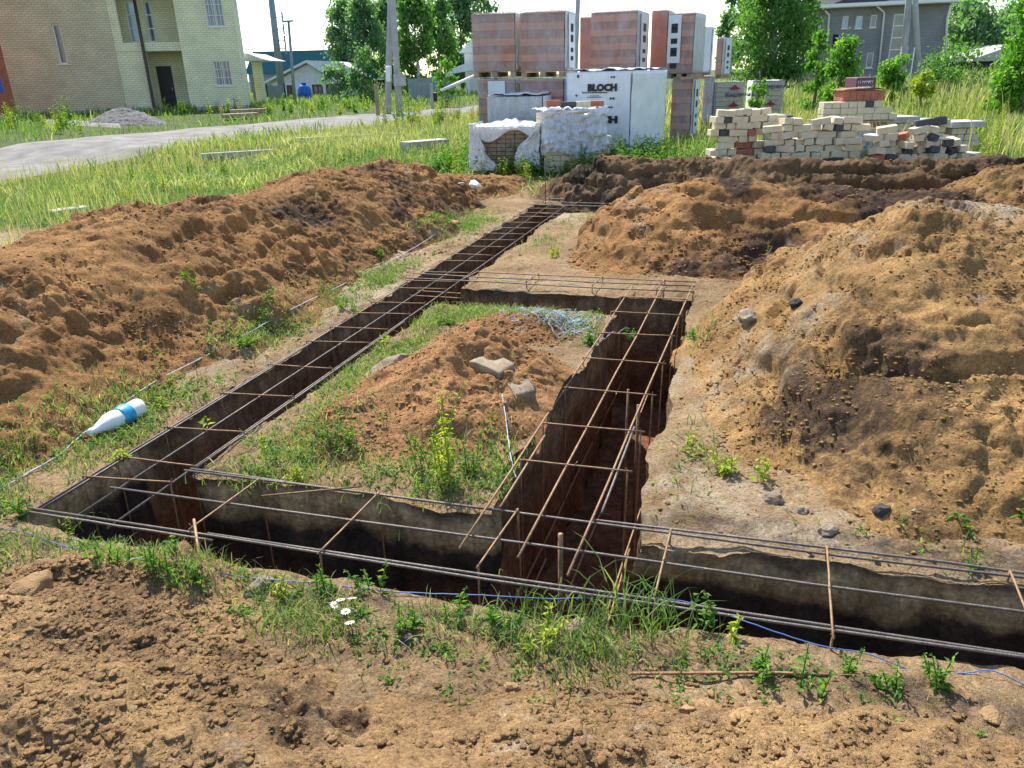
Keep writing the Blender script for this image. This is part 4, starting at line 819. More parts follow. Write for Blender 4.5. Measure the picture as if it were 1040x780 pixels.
# balcony bay: slab, post, recessed wall
yb = 1.8; zs = f.l(160, 52)[1]; zs0 = f.l(160, 43)[1]
rd = f.rect(161.5, 67, 177, 109, yb); rd = (rd[0], rd[1], .15, rd[3]); rbd = f.rect(129, 0, 141, 40, yb); rbw = f.rect(147, 0, 156, 40, yb)
rbd = (rbd[0], rbd[1], zs0+.1, 5.4); rbw = (rbw[0], rbw[1], zs0+.1, 5.4)
wall_holes(xA-1.5, xC+.3, 0, TOP, [rd, rbd, rbw], yb, .3).build('porch_wall', M['brick_yel'], e)
dr = MB().box(rd[0], rd[1], yb+.1, yb+.16, rd[2], rd[3]).build('door', M['door'], e); MB().box(rd[1]-.15, rd[1]-.1, yb+.05, yb+.1, 1.1, 1.25).build('handle', M['metal_grey'], dr)
window(e, *rbd, yb, mull=0, cross=2, glass='bglass', name='balcony_door'); window(e, *rbw, yb, mull=0, cross=2, name='window')
MB().box(xA, xC, -.02, yb, zs, zs0).build('balcony_slab', M['brick_yel'], e)
MB().box(f.l(142, 100)[0]-.1, xB, .0, .5, 0, zs-.01).build('porch_column', M['brick_yel'], e)
MB().box(xA, xA+1.15, .02, .3, 0, zs-.005).box(xA, f.l(122, 30)[0], .02, .3, zs0+.005, TOP).build('porch_screen_wall', M['brick_yel'], e)
r2, r3 = f.rect(209, 0, 227, 27, -.25), f.rect(218, 62, 235, 87, -.25); r2 = (r2[0], r2[1], r2[2], 5.55)
m_ = wall_holes(xC, xD, 0, TOP, [r2, r3], -.25, .3); m_.box(xC, xC+.3, .05, yb, 0, TOP).box(xD-.3, xD, .05, 6, 0, TOP); m_.build('front_wall', M['brick_yel'], e)
window(e, *r2, -.25, mull=1, grille=True); window(e, *r3, -.25, mull=1, grille=True)
MB().box(xL-.02, xA+.02, -.04, .0, -.4, .32).box(xC-.02, xD+.03, -.29, -.252, -.4, .32).build('plinth', M['concrete'], e)
a, b = f.l(136, 0, -.2), f.l(157, 114, -.2)
MB().tube([(a[0]+.0, -.13, TOP-.1), (a[0]+.0, -.13, 3), (a[0]+.0, -.13, .4), (a[0]+.05, -.3, .15)], .075, 8).build('downpipe', M['pipe'], e, True)
rf = MB(); xe0, xe1 = xL-.6, xD+.55; rf.box(xe0, xe1, -.85, 6.6, TOP+.0, TOP+.18); n = len(rf.v)
rf.v += [(xe0, -.85, TOP+.185), (xe1, -.85, TOP+.185), (xe1, 6.6, TOP+.185), (xe0, 6.6, TOP+.185), (xe0+4, 2.9, TOP+2.2), (xe1-4, 2.9, TOP+2.2)]; rf.f += [(n, n+1, n+5, n+4), (n+1, n+2, n+5), (n+2, n+3, n+4, n+5), (n+3, n, n+4)]
rf.build('roof', M['pipe'], e)
sg = MB(); q = f.rect(244, 72, 250, 75, -.28); sg.box(q[0], q[1], -.29, -.27, q[2], q[3]).build('number_plate', M['bglass'], e)
# red building at the far left
f = Fac(0, 33, .15, R(0)); x1 = f.l(14, 100, 3)[0]; e = empty('red_brick_building', f.o, f.a, 'corner of a red brick building at the left edge of the photo', 'building')
MB().box(-6, x1, 0, 3, .45, 6).build('wall', M['brick_red'], e); MB().box(-6.05, x1+.12, -.12, 3.05, -.5, .45).build('plinth', M['concrete'], e); MB().box(x1+.003, x1+.2, .9, 2.1, 1.35, 1.95).build('meter_box', M['blue_plastic'], e, bevel=.02)
MB().box(-6.3, x1+.3, -.3, 3.3, 6.01, 6.2).build('roof', M['dark_roof'], e)
# yellow pillar with pale canopy
f = Fac(262, 50, .2); e = empty('canopy', f.o, f.a, 'pale canopy on a yellow brick pillar beside the tan house', 'canopy'); q = f.rect(258, 62, 266, 104)
MB().box(q[0], q[1], 0, .5, -.4, q[3]).build('pillar', M['brick_yel'], e); t0, t1 = f.l(246, 62), f.l(277, 62); zt2 = f.l(262, 54)[1]
MB().prism([(t0[0], q[3]+.01), (t1[0], q[3]+.01), (t1[0]-.5, q[3]+.15), (t0[0]+.6, zt2), (t0[0], zt2)], -.8, 3).build('roof', M['roof_white'], e)
MB().box(t0[0]+.1, q[0]-.02, .9, 1.1, -.4, q[3]-.9).build('fence_panel', M['metal_grey'], e)
# teal roofed long building
f = Fac(300, 95, .2); e = empty('warehouse', f.o, f.a, 'long low building with a dark teal metal roof behind the white cottage', 'warehouse'); a = f.l(252, 75); b = f.l(352, 75); c = f.l(300, 51.5)
MB().box(a[0], b[0], 0, 10, -1, a[1]-.05).build('wall', M['metal_grey'], e); MB().prism([(a[0]-.3, a[1]-.04), (b[0]+.3, a[1]-.04), (b[0]+.3, c[1]), (a[0]+1., c[1])], -.4, 10.4).build('roof', M['teal_roof'], e)
# white cottage
f = Fac(320, 64, 0); e = empty('cottage', f.o, f.a, 'white single storey cottage with a pale gable roof and dark red window frames', 'house'); a, c, d = f.l(272, 83), f.l(312, 62), f.l(340, 80); g2 = f.l(376, 76)
hs = [f.rect(291, 83, 299, 98), f.rect(317, 83, 328, 98), f.rect(331, 83, 347, 98)]
wm = wall_holes(a[0]+.3, g2[0]-.2, -1, 1.45, [h for h in [(h[0], h[1], h[2], 1.3) for h in hs]], 0, .3); wm.build('wall', M['white'], e)
for h in hs: window(e, h[0], h[1], h[2], 1.3, 0, frame='maroon', mull=1, fw=.12)
MB().prism([(a[0]+.3, 1.455), (d[0], 1.455), (c[0], c[1]-.2)], .02, .25).build('gable', M['roof_white'], e)
m_ = MB(); 
for y0, y1 in ((-.5, 8),):
    m_.prism([(a[0]-.2, a[1]-.15), (a[0]-.2, a[1]), (c[0], c[1]+.05), (c[0], c[1]-.12)], y0, y1)
    m_.prism([(c[0]+.005, c[1]-.12), (c[0]+.005, c[1]+.05), (g2[0]-2.2, c[1]-.1), (g2[0]+.3, 1.5), (d[0]+.2, 1.48), ], y0, y1)
m_.build('roof', M['roof_white'], e)
# small white house right of the trees
f = Fac(475, 62, .2); e = empty('white_house', f.o, f.a, 'white gabled house half hidden behind the tall block pallets on the left', 'house'); a, b = f.l(466, 54), f.l(500, 54); c = f.l(486, 33)
MB().box(a[0]+.4, b[0], 0, 6, -.5, a[1]).build('wall', M['white'], e); MB().prism([(a[0], a[1]+.005), (b[0], a[1]+.005), (c[0], c[1])], -.3, 6.2).build('roof', M['roof_white'], e)
a, b, c = f.l(449, 75, -2), f.l(480, 70, -2), f.l(478, 65, -2); pr = MB().prism([(a[0], a[1]-.1), (b[0], b[1]-.1), (b[0], c[1]+.2), (a[0]+.3, a[1]+.15)], -3, -.35).build('porch_roof', M['roof_white'], e)
p_ = MB(); 
for xx in (a[0]+.5, b[0]-.3): p_.box(xx-.07, xx+.07, -2.9, -2.76, -.5, a[1]-.1)
p_.box(a[0]+.6, b[0]-.4, -2.88, -2.8, 1., 1.1); p_.build('porch_post', M['white'], e)
# grey metal fence behind the road
f = Fac(436, 50, .2); e = empty('metal_fence', f.o, f.a, 'grey corrugated metal fence below the birch trees', 'fence'); a, b = f.l(414, 80), f.l(462, 80)
m_ = MB(); x = a[0]
while x < b[0]: m_.box(x, x+.11, 0, .03, -.3, a[1]); m_.box(x+.11, x+.16, .02, .045, -.3, a[1]); x += .16
m_.build('panel', M['metal_grey'], e); m_ = MB()
for i in range(5): xx = a[0]+(b[0]-a[0])*i/4; m_.box(xx-.03, xx+.03, .05, .11, -.3, a[1]+.03)
m_.build('post', M['metal_grey'], e)
f = Fac(280, 56, .2); e = empty('metal_gate', f.o, f.a, 'dark grey metal gate in front of the white cottage', 'gate'); a, b = f.l(271, 87), f.l(288, 87); MB().box(a[0], b[0], 0, .04, -.2, a[1]).build('panel', M['metal_grey'], e); MB().box(a[0]-.08, a[0], -.02, .06, -.3, a[1]+.1).box(b[0], b[0]+.08, -.02, .06, -.3, a[1]+.1).build('post', M['dark'], e)
# blue water tank
f = Fac(310, 55, .1); q = f.rect(303, 84, 317, 104); rr = (q[1]-q[0])/2; e = empty('water_tank', f.o, 0, 'blue plastic water tank with a dark band in front of the white cottage', 'tank'); hh = q[3]
lobj([(-.3, rr*.9), (-.2, rr), (hh*.3, rr), (hh*.32, rr*.96), (hh*.36, rr*.96), (hh*.38, rr), (hh*.7, rr), (hh*.85, rr*.8), (hh*.93, rr*.35)], 'tank_body', 'blue_plastic', e); lobj([(hh*.93, rr*.38), (hh, rr*.38)], 'lid', 'blue_plastic', e)
# grey house on the right
f = Fac(888, 58, .2, R(-19)); e = empty('grey_brick_house', f.o, f.a, 'two storey grey brick house with a dark roof and white downpipes behind the field', 'house')
xl, xr = f.l(817, 40)[0], f.l(959, 40)[0]; ze = f.l(890, 7)[1]
wins = [f.rect(827, 18, 834, 33), f.rect(855.5, 16, 861.5, 29), f.rect(869, 16, 876, 29), f.rect(884, 15, 890.5, 28), f.rect(865, 54, 871, 69), f.rect(880, 53, 887, 69)]
stair = f.rect(904, 14, 917, 74); arch = f.rect(845.5, 35, 850.5, 49); stair = (stair[0], stair[1], max(.3, stair[2]), stair[3])
m_ = wall_holes(xl, xr, -.3, ze, wins+[stair, arch], 0, .3); m_.box(xr-.3, xr, .3, 9, -.3, ze).box(xl, xl+.3, .3, 9, -.3, ze); m_.build('wall', M['brick_grey'], e)
for i, q in enumerate(wins): window(e, *q, 0, mull=0 if i else 0, glass='bglass' if i in (1, 2) else ('white' if i == 0 else 'glass'), fw=.07)
window(e, *stair, 0, mull=0, cross=4, fw=.09, name='stair_window'); MB().box(arch[0], arch[1], .15, .2, arch[2], arch[3]).build('niche', M['dark'], e)
for pts in ([(833, 7), (842, 15), (839.5, 52)], [(889, 6), (898, 13), (892, 72)], [(964, 6), (961.5, 20), (959.5, 62)]):
    MB().tube([(f.l(*q)[0], -.12 if i else -.6, f.l(*q)[1]) for i, q in enumerate(pts)], .07, 6).build('downpipe', M['white'], e, True)
xe0, xe1 = f.l(813, 6)[0]-.2, f.l(971, 5)[0]; rf = MB(); rf.box(xe0, xe1, -1., 9.8, ze+.16, ze+.26); n = len(rf.v)
rf.v += [(xe0, -1, ze+.265), (xe1, -1, ze+.265), (xe1, 9.8, ze+.265), (xe0, 9.8, ze+.265), (xe0+4.5, 4.4, ze+3), (xe1-4.5, 4.4, ze+3)]; rf.f += [(n, n+1, n+5, n+4), (n+1, n+2, n+5), (n+2, n+3, n+4, n+5), (n+3, n, n+4)]
a = f.l(846, 6)[0]; b = f.l(901, 6)[0]; mdl = (a+b)/2; zz = f.l(872, -8)[1]; n = len(rf.v); rf.v += [(a, -1.02, ze+.27), (b, -1.02, ze+.27), (mdl, -1.02+.4, zz), (mdl, 4, zz)]; rf.f += [(n, n+1, n+2), (n+1, n+3, n+2), (n, n+2, n+3)]
rf.build('roof', M['dark_roof'], e); MB().box(xe0, xe1, -1.06, -1.003, ze+.06, ze+.255).box(xe0, xe1, -1., .0, ze+.02, ze+.155).build('eaves', M['white'], e)
pa, pb = f.l(813, 47)[0]-.2, f.l(838, 47)[0]; pz = f.l(826, 48)[1]; pt = f.l(826, 37)[1]
MB().prism([(pa, pz+.2), (pb, pz+.2), (pb, pt+.1), (pb-.6, pt)], -1.6, -.01).build('porch_roof', M['dark_roof'], e); MB().box(pa, pb, -1.65, -1.605, pz, pz+.2).box(pa+.1, pa+.28, -1.55, -1.37, -.3, pz-.01).build('porch_post', M['white'], e)
f = Fac(990, 60, .2); e = empty('shed', f.o, f.a, 'low shed with a pale sloping roof right of the grey house', 'shed'); a, b, c = f.l(984, 61), f.l(1012, 61), f.l(1000, 50)
MB().box(a[0]+.3, b[0], 0, 4, -.3, a[1]-.1).build('wall', M['dark'], e); MB().prism([(a[0], a[1]-.1), (b[0]+1, a[1]-.1), (b[0]+1, c[1]+.3), (a[0]+.2, a[1]+.1)], -.4, 4.3).build('roof', M['concrete'], e)
# ------------------------------------------------------------------ poles
def pole(pts, d, r0, r1, mat, parent, name='pole', n=8):
    P0 = P(*pts[0], d); P1 = P(*pts[1], d); return MB().tube([P1-np.array(parent.location), P0-np.array(parent.location)], [r0, r1], n).build(name, M[mat], parent, True)
g = at(400, 100, 35); e = empty('utility_pole', g, 0, 'grey A-shaped concrete utility pole with small boxes beside the dirt road', 'utility pole')
def vpole(px, py, pxt, pyt, d, r0, r1, mat, e, htop, name='pole', off=(0, 0)):
    """pole from ground under a pixel up through another pixel, extended to height htop"""
    b = P(px, py, d); t = P(pxt, pyt, d); k = (htop-b[2])/(t[2]-b[2]); t2 = b+(t-b)*k; k0 = (-.3-b[2])/(t[2]-b[2]); b2 = b+(t-b)*k0; o = np.array(e.location)
    return MB().tube([b2-o, t2-o], [r0, r1], 8).build(name, M[mat], e, True)
vpole(394, 100, 396.5, 0, 35, .16, .1, 'pole', e, 8.5, 'pole'); vpole(404.5, 95, 399, 5, 34.6, .16, .1, 'pole', e, 8.4, 'brace')
o_ = np.array(e.location); p = P(406, 82, 34.2)-o_; MB().box(p[0]-.22, p[0]+.22, p[1]-.15, p[1]+.15, p[2]-.2, p[2]+.25).build('meter_box', M['concrete'], e, bevel=.02); p = P(398, 75, 34.6)-o_; MB().box(p[0]-.1, p[0]+.1, p[1]-.4, p[1]-.2, p[2]-.3, p[2]+.3).build('switch_box', M['white'], e, bevel=.02)
p = P(398, -40, 35)-o_; MB().box(p[0]-.9, p[0]+.9, p[1]-.06, p[1]+.06, p[2], p[2]+.12).build('cross_arm', M['pole'], e)
e = empty('mast', at(286, 92, 60), 0, 'tall dark steel mast with small antennas behind the white cottage', 'mast'); vpole(286, 90, 275, -5, 60, .27, .2, 'metal_grey', e, 9.5); o_ = np.array(e.location)
m_ = MB()
for py in (18, 30, 42, 50): p = P(278+py*.11, py, 60)-o_; m_.box(p[0], p[0]+.55, p[1]-.04, p[1]+.04, p[2], p[2]+.06); m_.box(p[0]+.5, p[0]+.58, p[1]-.05, p[1]+.05, p[2]-.35, p[2]+.35)
m_.build('antenna', M['metal_grey'], e)
e = empty('street_lamp', at(299, 98, 48), 0, 'thin grey pole with a short T-shaped top beside the mast', 'lamp post'); vpole(299, 98, 293, 22, 48, .11, .07, 'metal_grey', e, float(P(293, 22, 48)[2]), 'pole'); p = P(293, 22, 48)-np.array(e.location); MB().box(p[0]-.28, p[0]+.28, p[1]-.08, p[1]+.08, p[2]-.02, p[2]+.07).build('lamp_head', M['metal_grey'], e)
e = empty('utility_pole', at(585, 90, 38), 0, 'single grey utility pole rising behind the tall block pallets', 'utility pole'); vpole(584, 80, 587, 0, 38, .12, .09, 'pole', e, 8.5)
e = empty('utility_pole', at(920, 75, 40), 0, 'grey A-shaped concrete utility pole standing in front of the grey house', 'utility pole'); vpole(916, 77, 923, 0, 40, .17, .11, 'pole', e, 8.8); vpole(933, 72, 929.5, 0, 39.6, .14, .1, 'pole', e, 8.8, 'brace'); p = P(918, 52, 39.7)-np.array(e.location); MB().box(p[0]-.15, p[0]+.15, p[1]-.3, p[1]-.1, p[2]-.2, p[2]+.2).build('meter_box', M['concrete'], e)
vpole(926, 68, 929, 48, 39.4, .03, .03, 'white', e, float(P(929, 48, 39.4)[2]), 'conduit')
def post(px, py, pyt, d, r, mat, label, name='wooden_stake', cat='stake'):
    b = P(px, py, d); t = P(px+.5, pyt, d); o = MB().box(-r, r, -r, r, -.2, t[2]-b[2]).build(name, M[mat], None, bevel=.005); o.location = b; o.rotation_euler = (0, 0, YAW); tag(o, label, cat)
post(383.5, 110, 86, 24, .05, 'wood', 'pale wooden stake at the road edge left of the utility pole')
post(439, 104, 85, 26, .045, 'concrete', 'short grey post beside the black box in the roadside weeds', 'concrete_post', 'post')
f = Fac(440, 26, .2); q = f.rect(437, 94, 444, 103); o = MB().box(q[0], q[1], 0, .25, q[2], q[3]).build('plastic_box', M['black_plastic'], None, bevel=.02, loc=f.o); o.rotation_euler = (0, 0, f.a); tag(o, 'small black box in the weeds by the road right of the utility pole', 'box')
a, b = P(448, 92, 27), P(482, 77, 27.5); o = MB().tube([(0, 0, 0), b-a], .05, 6).build('pale_pipe', M['white'], None, True, loc=a); tag(o, 'white pipe sloping up towards the left pallets', 'pipe')
# kerb, rubble, boards
def slab(p0, p1, w, hgt, mat, label, name, cat, lift=0., sink=.05):
    a, b = G(*p0, .05), G(*p1, .05); c = (a+b)/2; L = np.linalg.norm((b-a)[:2]); o = MB().box(-L/2, L/2, -w/2, w/2, -sink, hgt).build(name, M[mat], None, bevel=.01, loc=(c[0], c[1], gz(c[0], c[1])+lift)); o.rotation_euler = (0, 0, math.atan2(b[1]-a[1], b[0]-a[0])); return tag(o, label, cat)
slab((205, 160), (300, 154), .14, .09, 'concrete', 'left piece of the long pale kerb lying in the grass by the road', 'kerb_stone', 'kerb', .02)
slab((302, 153), (412, 147), .14, .09, 'concrete', 'right piece of the long pale kerb lying in the grass by the road', 'kerb_stone', 'kerb', .02)
slab((412, 164), (452, 160), .35, .14, 'concrete', 'grey concrete block in the weeds left of the torn pallet', 'concrete_block', 'block', .05)
slab((50, 214), (88, 209), .25, .05, 'concrete', 'flat grey board lying in the short grass beyond the left ridge', 'board', 'board')
for i, (a, b, lb) in enumerate([((228, 126), (262, 124), 'nearest weathered board in front of the tan house wall'), ((236, 123), (275, 121), 'farther weathered board beside the road in front of the tan house')]): slab(a, b, .5, .12, 'wood', lb, 'wooden_board', 'board', .12)
slab((940, 99), (983, 97), .8, .12, 'concrete', 'pale slab lying in the weeds below the grey house', 'concrete_slab', 'slab', .25)
for k, (px, py, r, m) in enumerate([(468, 187, .07, 'concrete'), (483, 188, .12, 'film_white'), (497, 189, .10, 'concrete'), (508, 191, .13, 'film_white'), (520, 193, .09, 'film_white'), (530, 193, .07, 'concrete')]):
    lump(px, py, r, m, f'crumpled white rubbish, {ORD[k]} from left at the far end of the left ridge', name='rubbish', cat='rubbish', sq=.45, seed=900+k, group='white rubbish at the far end of the left ridge')
# gravel pile
g = G(128, 133, .0); n = 120; A, B = np.meshgrid(np.linspace(-3, 3, n), np.linspace(-2.2, 2.2, n//1), indexing='ij')
hh = np.maximum(-.2, .82-np.sqrt((A*.50)**2+(B*.62)**2+.06)+.0)+.05*fbm(A, B, 2, 3, 8)+clods(A, B, .12, .9, 9)*.8; ix = np.arange(n*n).reshape(n, n)
Fg = np.stack([ix[:-1, :-1], ix[1:, :-1], ix[1:, 1:], ix[:-1, 1:]], -1); mm = np.maximum(hh[:-1, :-1], hh[1:, 1:]) > -.12
pz = gz(g[0], g[1]); o = mesh_np('gravel_pile', np.stack([A, B, hh], -1).reshape(-1, 3), Fg[mm], M['gravel'], loc=(g[0], g[1], pz-.05)); o.rotation_euler = (0, 0, YAW); tag(o, 'pile of grey gravel in front of the tan brick house', 'gravel pile')
# ------------------------------------------------------------------ pallets of blocks
def wood_pallet(e, w, d, z0=0):
    m = MB()
    for i in range(5): y = d*(i+.5)/5-.05; m.box(0, w, y, y+.1, z0+.09, z0+.11)
    for x in (0, w/2-.05, w-.1): m.box(x, x+.1, 0, d, z0, z0+.088)
    m.build('wooden_pallet', M['wood'], e)
def wavy(w, h, n, amp, seed, T):
    """crumpled sheet; T maps (s, t, bump) to a point"""
    V_ = []; N = n
    for i in range(N+1):
        for j in range(N+1):
            s, t = i/N, j/N; b = amp*float(fbm(np.array([s*w*3+seed]), np.array([t*h*3.]), 1., 3, seed)[0]); V_.append(T(s, t, b))
    ix = np.arange((N+1)**2).reshape(N+1, N+1); return np.array(V_, float), np.stack([ix[:-1, :-1], ix[1:, :-1], ix[1:, 1:], ix[:-1, 1:]], -1).reshape(-1, 4)
def sheet(e, name, mat, w, h, T, amp=.02, n=14, seed=1, label=None):
    v, f_ = wavy(w, h, n, amp, seed, T); o = mesh_np(name, v, f_, M[mat], e); 
    sdm = o.modifiers.new('thickness', 'SOLIDIFY'); sdm.thickness = .004
    if label: o['label'] = label
    return o
def block_pallet(px0, px1, pyb, pyt, d, dep, ang, label, front='hollow', side='film_side', side_squares=True, seed=1, film='film_thin', z=None, torn=False, squares_front=False, sidemat='hollow', top=True):
    f = Fac(px0, d, 0, ang); f.o = np.array([*P(px0, (pyb+pyt)/2, d)[:2], 0.]); x1 = f.l(px1, (pyb+pyt)/2)[0]; z0 = P(px0, pyb, d)[2]; z1 = f.l((px0+px1)/2, pyt)[1]
    if pyb >= 120: z0 = gz(*f.o[:2])
    e = empty('block_pallet', (f.o[0], f.o[1], z0), f.a, label, 'pallet of blocks', 'film wrapped pallets of ceramic blocks'); hgt = z1-z0
    wood_pallet(e, x1, dep); MB().box(0, x1, 0, dep, .112, hgt).build('block_stack', M[front], e)
    sheet(e, 'film', film, 1, 1, lambda s, t, b: (x1*s, -.012-abs(b), .1+(hgt-.09)*t), .015, 14, seed)
    sheet(e, 'film', side, 1, 1, lambda s, t, b: (x1+.012+abs(b), dep*s, .1+(hgt-.09)*t), .02, 14, seed+3)
    if top: sheet(e, 'film', 'film', 1, 1, lambda s, t, b: (x1*s, dep*t, hgt+.015+abs(b)), .04, 12, seed+5)
    if side_squares:
        MB().box(x1+.03, x1+.036, dep*.25, dep*.8, .15, hgt-.03).build('label_sheet', M['label_paper'], e)
        m = MB()
        for q in (.16, .34, .56, .62, .78, .86): zq = .15+(hgt-.3)*q; m.box(x1+.036, x1+.040, dep*.42, dep*.66, zq, zq+.075)
        m.build('printed_mark', M['ink'], e)
    if squares_front:
        lx = x1*squares_front[0]; lw = x1*squares_front[1]; MB().box(lx, lx+lw, -.045, -.04, .3, hgt-.02).build('label_sheet', M['label_paper'], e); m = MB()
        for q in squares_front[2]: zq = .15+(hgt-.3)*q; m.box(lx+lw*.25, lx+lw*.75, -.05, -.045, zq, zq+.1)
        m.build('printed_mark', M['ink'], e)
    return e
BP = block_pallet
bt = P(485, 128, 15.6)[2]
A1 = R(-10)
BP(480, 523, 79, 14, 15.4, .95, R(-13), 'upper left wrapped pallet of striped brown ceramic blocks, leftmost of the row', seed=1, side_squares=False)
BP(529, 573, 79, 12, 15.2, .9, R(-17), 'upper wrapped pallet of ceramic blocks second from the left, above the low grey pack', seed=2)
BP(486, 524, 124, 81, 15.4, .9, R(-12), 'lower left pallet of dark red blocks with a white printed label', seed=3, side_squares=False, squares_front=(.28, .45, (.3, .72)))
BP(529, 572, 124, 81, 15.2, .9, R(-15), 'lower pallet of brown blocks standing just left of the white printed pack', seed=4)
BP(589, 600, 80, 18, 18.5, .6, R(-8), 'narrow visible edge of an orange block pallet behind the second tall pallet', 'hollow_red', seed=5, side_squares=False)
BP(600, 646, 80, 12, 17.0, 1.15, R(-21), 'upper pallet of brown ceramic blocks with torn film above the white printed pack', seed=6)
BP(661, 677, 80, 11, 18.3, .9, R(-20), 'slim orange faced pallet behind the torn film pallet', 'hollow_red', seed=7, side_squares=False)
BP(678, 704, 80, 14, 17.2, .9, R(-27), 'tall film wrapped pallet with a column of dark printed squares on its grey front', seed=8, side_squares=False, squares_front=(.02, .5, (.05, .3, .37, .56, .78, .86)))
BP(712, 722, 78, 28, 21.5, 1., R(-16), 'lower topped grey wrapped pallet behind the right end of the tall row', 'hollow', 'film_white', seed=9, side_squares=False, film='film_white')
BP(727, 733, 80, 39, 26.5, 1.1, R(-30), 'small distant red pallet with dark squares at the right end of the row', 'hollow_red', seed=10)
BP(682, 702, 125, 80, 17.0, .9, R(-22), 'lower pallet of brown blocks right of the white printed pack', seed=11)
BP(572, 640, 124, 80, 17.3, .9, R(-12), 'lower pallet of blocks hidden behind the white printed pack', seed=12, side_squares=False)
BP(714, 724, 120, 78, 20.5, 1., R(-12), 'lower grey wrapped pallet behind the label strip at the right end of the row', 'hollow', 'film', seed=13, side_squares=False, film='film')
f = Fac(702, 16.6, 0); a, b = f.l(682, 81), f.l(722, 78); o = MB().box(a[0]+.2, b[0], 0, .12, a[1]-.0, a[1]+.05).build('wooden_plank', M['wood'], None, loc=(f.o[0], f.o[1], 0)); o.rotation_euler = (0, 0, f.a); tag(o, 'brown plank between the stacked pallets right of the white printed pack', 'plank')
# white printed pack
f = Fac(576, 14.6, 0, R(-30)); f.o = np.array([*P(576, 105, 14.6)[:2], 0.]); x1 = f.l(640, 105)[0]; z0 = gz(f.o[0], f.o[1])-.02; zt1 = f.l(600, 73)[1]; dep = 1.8
e = empty('wrapped_pack', (f.o[0], f.o[1], z0), f.a, 'large pack in white film printed with black letters in front of the tall pallets', 'wrapped pack'); hgt = zt1-z0
wood_pallet(e, x1, dep); MB().box(.01, x1-.01, .01, dep-.01, .112, hgt-.01).build('block_stack', M['label_paper'], e)
sheet(e, 'wrap_film', 'film_white', 1.6, 1.4, lambda s, t, b: (x1*s, -.012-abs(b)*.4, .05+(hgt-.05)*t), .012, 24, 21); sheet(e, 'wrap_film', 'film_white', 1.3, 1.4, lambda s, t, b: (x1+.012+abs(b), dep*s, .05+(hgt-.05)*t), .035, 24, 22)
sheet(e, 'wrap_top', 'film_white', 1.6, 1.3, lambda s, t, b: (x1*s, dep*t, hgt+.015+abs(b)*1.3), .05, 40, 23); sheet(e, 'wrap_film', 'film_white', 1.6, 1.3, lambda s, t, b: (-.01-abs(b), dep*s, .05+(hgt-.05)*t), .02, 10, 24)
def tl_(px, py): a = f.l(px, py); return a[0], a[1]-z0
q = tl_(597.5, 92.3); r_ = (math.pi/2, 0, 0); q2 = tl_(627, 92.3)
t_ = text('BLOCH', .15, M['ink'], e, (q[0], -.035, q[1]), r_, 1, .010); bpy.context.view_layer.update(); t_.scale[0] = (q2[0]-q[0])/max(.01, t_.dimensions.x)
q = tl_(604, 124.3); t_ = text('BLOCH', .15, M['ink'], e, (q[0]-.3, -.035, q[1]), r_, 1.5, .010)
m_ = MB()
for (a, b, c, d) in [(592, 93.6, 618, 94.4), (600, 97, 610, 97.5), (597, 98.4, 612, 99), (587, 76, 589.5, 79), (585.5, 96, 587.5, 98), (621, 77.5, 626, 79), (620, 99, 625.5, 101), (618.5, 108, 623.5, 109.5)]:
    u0, u1 = tl_(a, b), tl_(c, d); n_ = max(1, int((u1[0]-u0[0])/.045))
    for i in range(n_): w_ = (u1[0]-u0[0])/n_; m_.box(u0[0]+w_*i, u0[0]+w_*(i+.72), -.036, -.032, u1[1], u0[1])
m_.build('small_print', M['ink'], e)
# low grey wrapped pack
f = Fac(495, 14.6, 0, R(-14)); f.o = np.array([*P(495, 110, 14.6)[:2], 0.]); x1 = f.l(551, 110)[0]; z0 = gz(*f.o[:2]); zt1 = f.l(520, 98)[1]; hgt = zt1-z0
e = empty('wrapped_pack', (f.o[0], f.o[1], z0), f.a, 'low grey film wrapped pack with a crumpled white top behind the torn pallet', 'wrapped pack'); wood_pallet(e, x1, .9); MB().box(.01, x1-.01, .01, .89, .112, hgt-.01).build('block_stack', M['concrete'], e)
sheet(e, 'wrap_film', 'film', 1.2, 1, lambda s, t, b: (x1*s, -.015-abs(b), .05+(hgt-.05)*t), .03, 20, 31); sheet(e, 'wrap_film', 'film_white', 1, 1, lambda s, t, b: (x1+.015+abs(b), .9*s, .05+(hgt-.05)*t), .03, 14, 32); sheet(e, 'wrap_top', 'film_white', 1.2, 1, lambda s, t, b: (x1*s, .9*t, hgt+.02+abs(b)*1.5), .05, 18, 33)
# torn pallet with paving
f = Fac(482, 13.3, 0, R(-12)); f.o = np.array([*P(484, 150, 13.3)[:2], 0.]); x1 = f.l(540, 150)[0]+.05; z0 = gz(*f.o[:2])-.0; zt1 = f.l(510, 127)[1]; hgt = zt1-z0; dep = .9
e = empty('torn_pallet', (f.o[0], f.o[1], z0), f.a, 'pallet of grey paving slabs half covered by torn white film, lowest left of the packs', 'pallet of paving'); wood_pallet(e, x1, dep)
mats_ = MB(); nl = 8
for i in range(nl):
    z = .115+(hgt-.2)*i/nl
    for j in range(6): xx = .02+(x1-.04)*j/6; mats_.box(xx, xx+(x1-.04)/6-.008, .02+random.uniform(0, .015), dep-.02, z, z+(hgt-.2)/nl-.008)
mats_.build('paving_stack', M['stone'], e)
MB().box(.05, x1-.05, -.01, .3, hgt-.085, hgt-.06).build('cover_board', M['concrete'], e)
sheet(e, 'torn_film', 'torn', 1.4, 1, lambda s, t, b: (-.08+(x1+.16)*s, -.05+(dep+.08)*t, hgt+.0+abs(b)*1.1-.10*abs(s-.5)-.06*math.sin(s*3.14)*(t<.2)), .11, 44, 41)
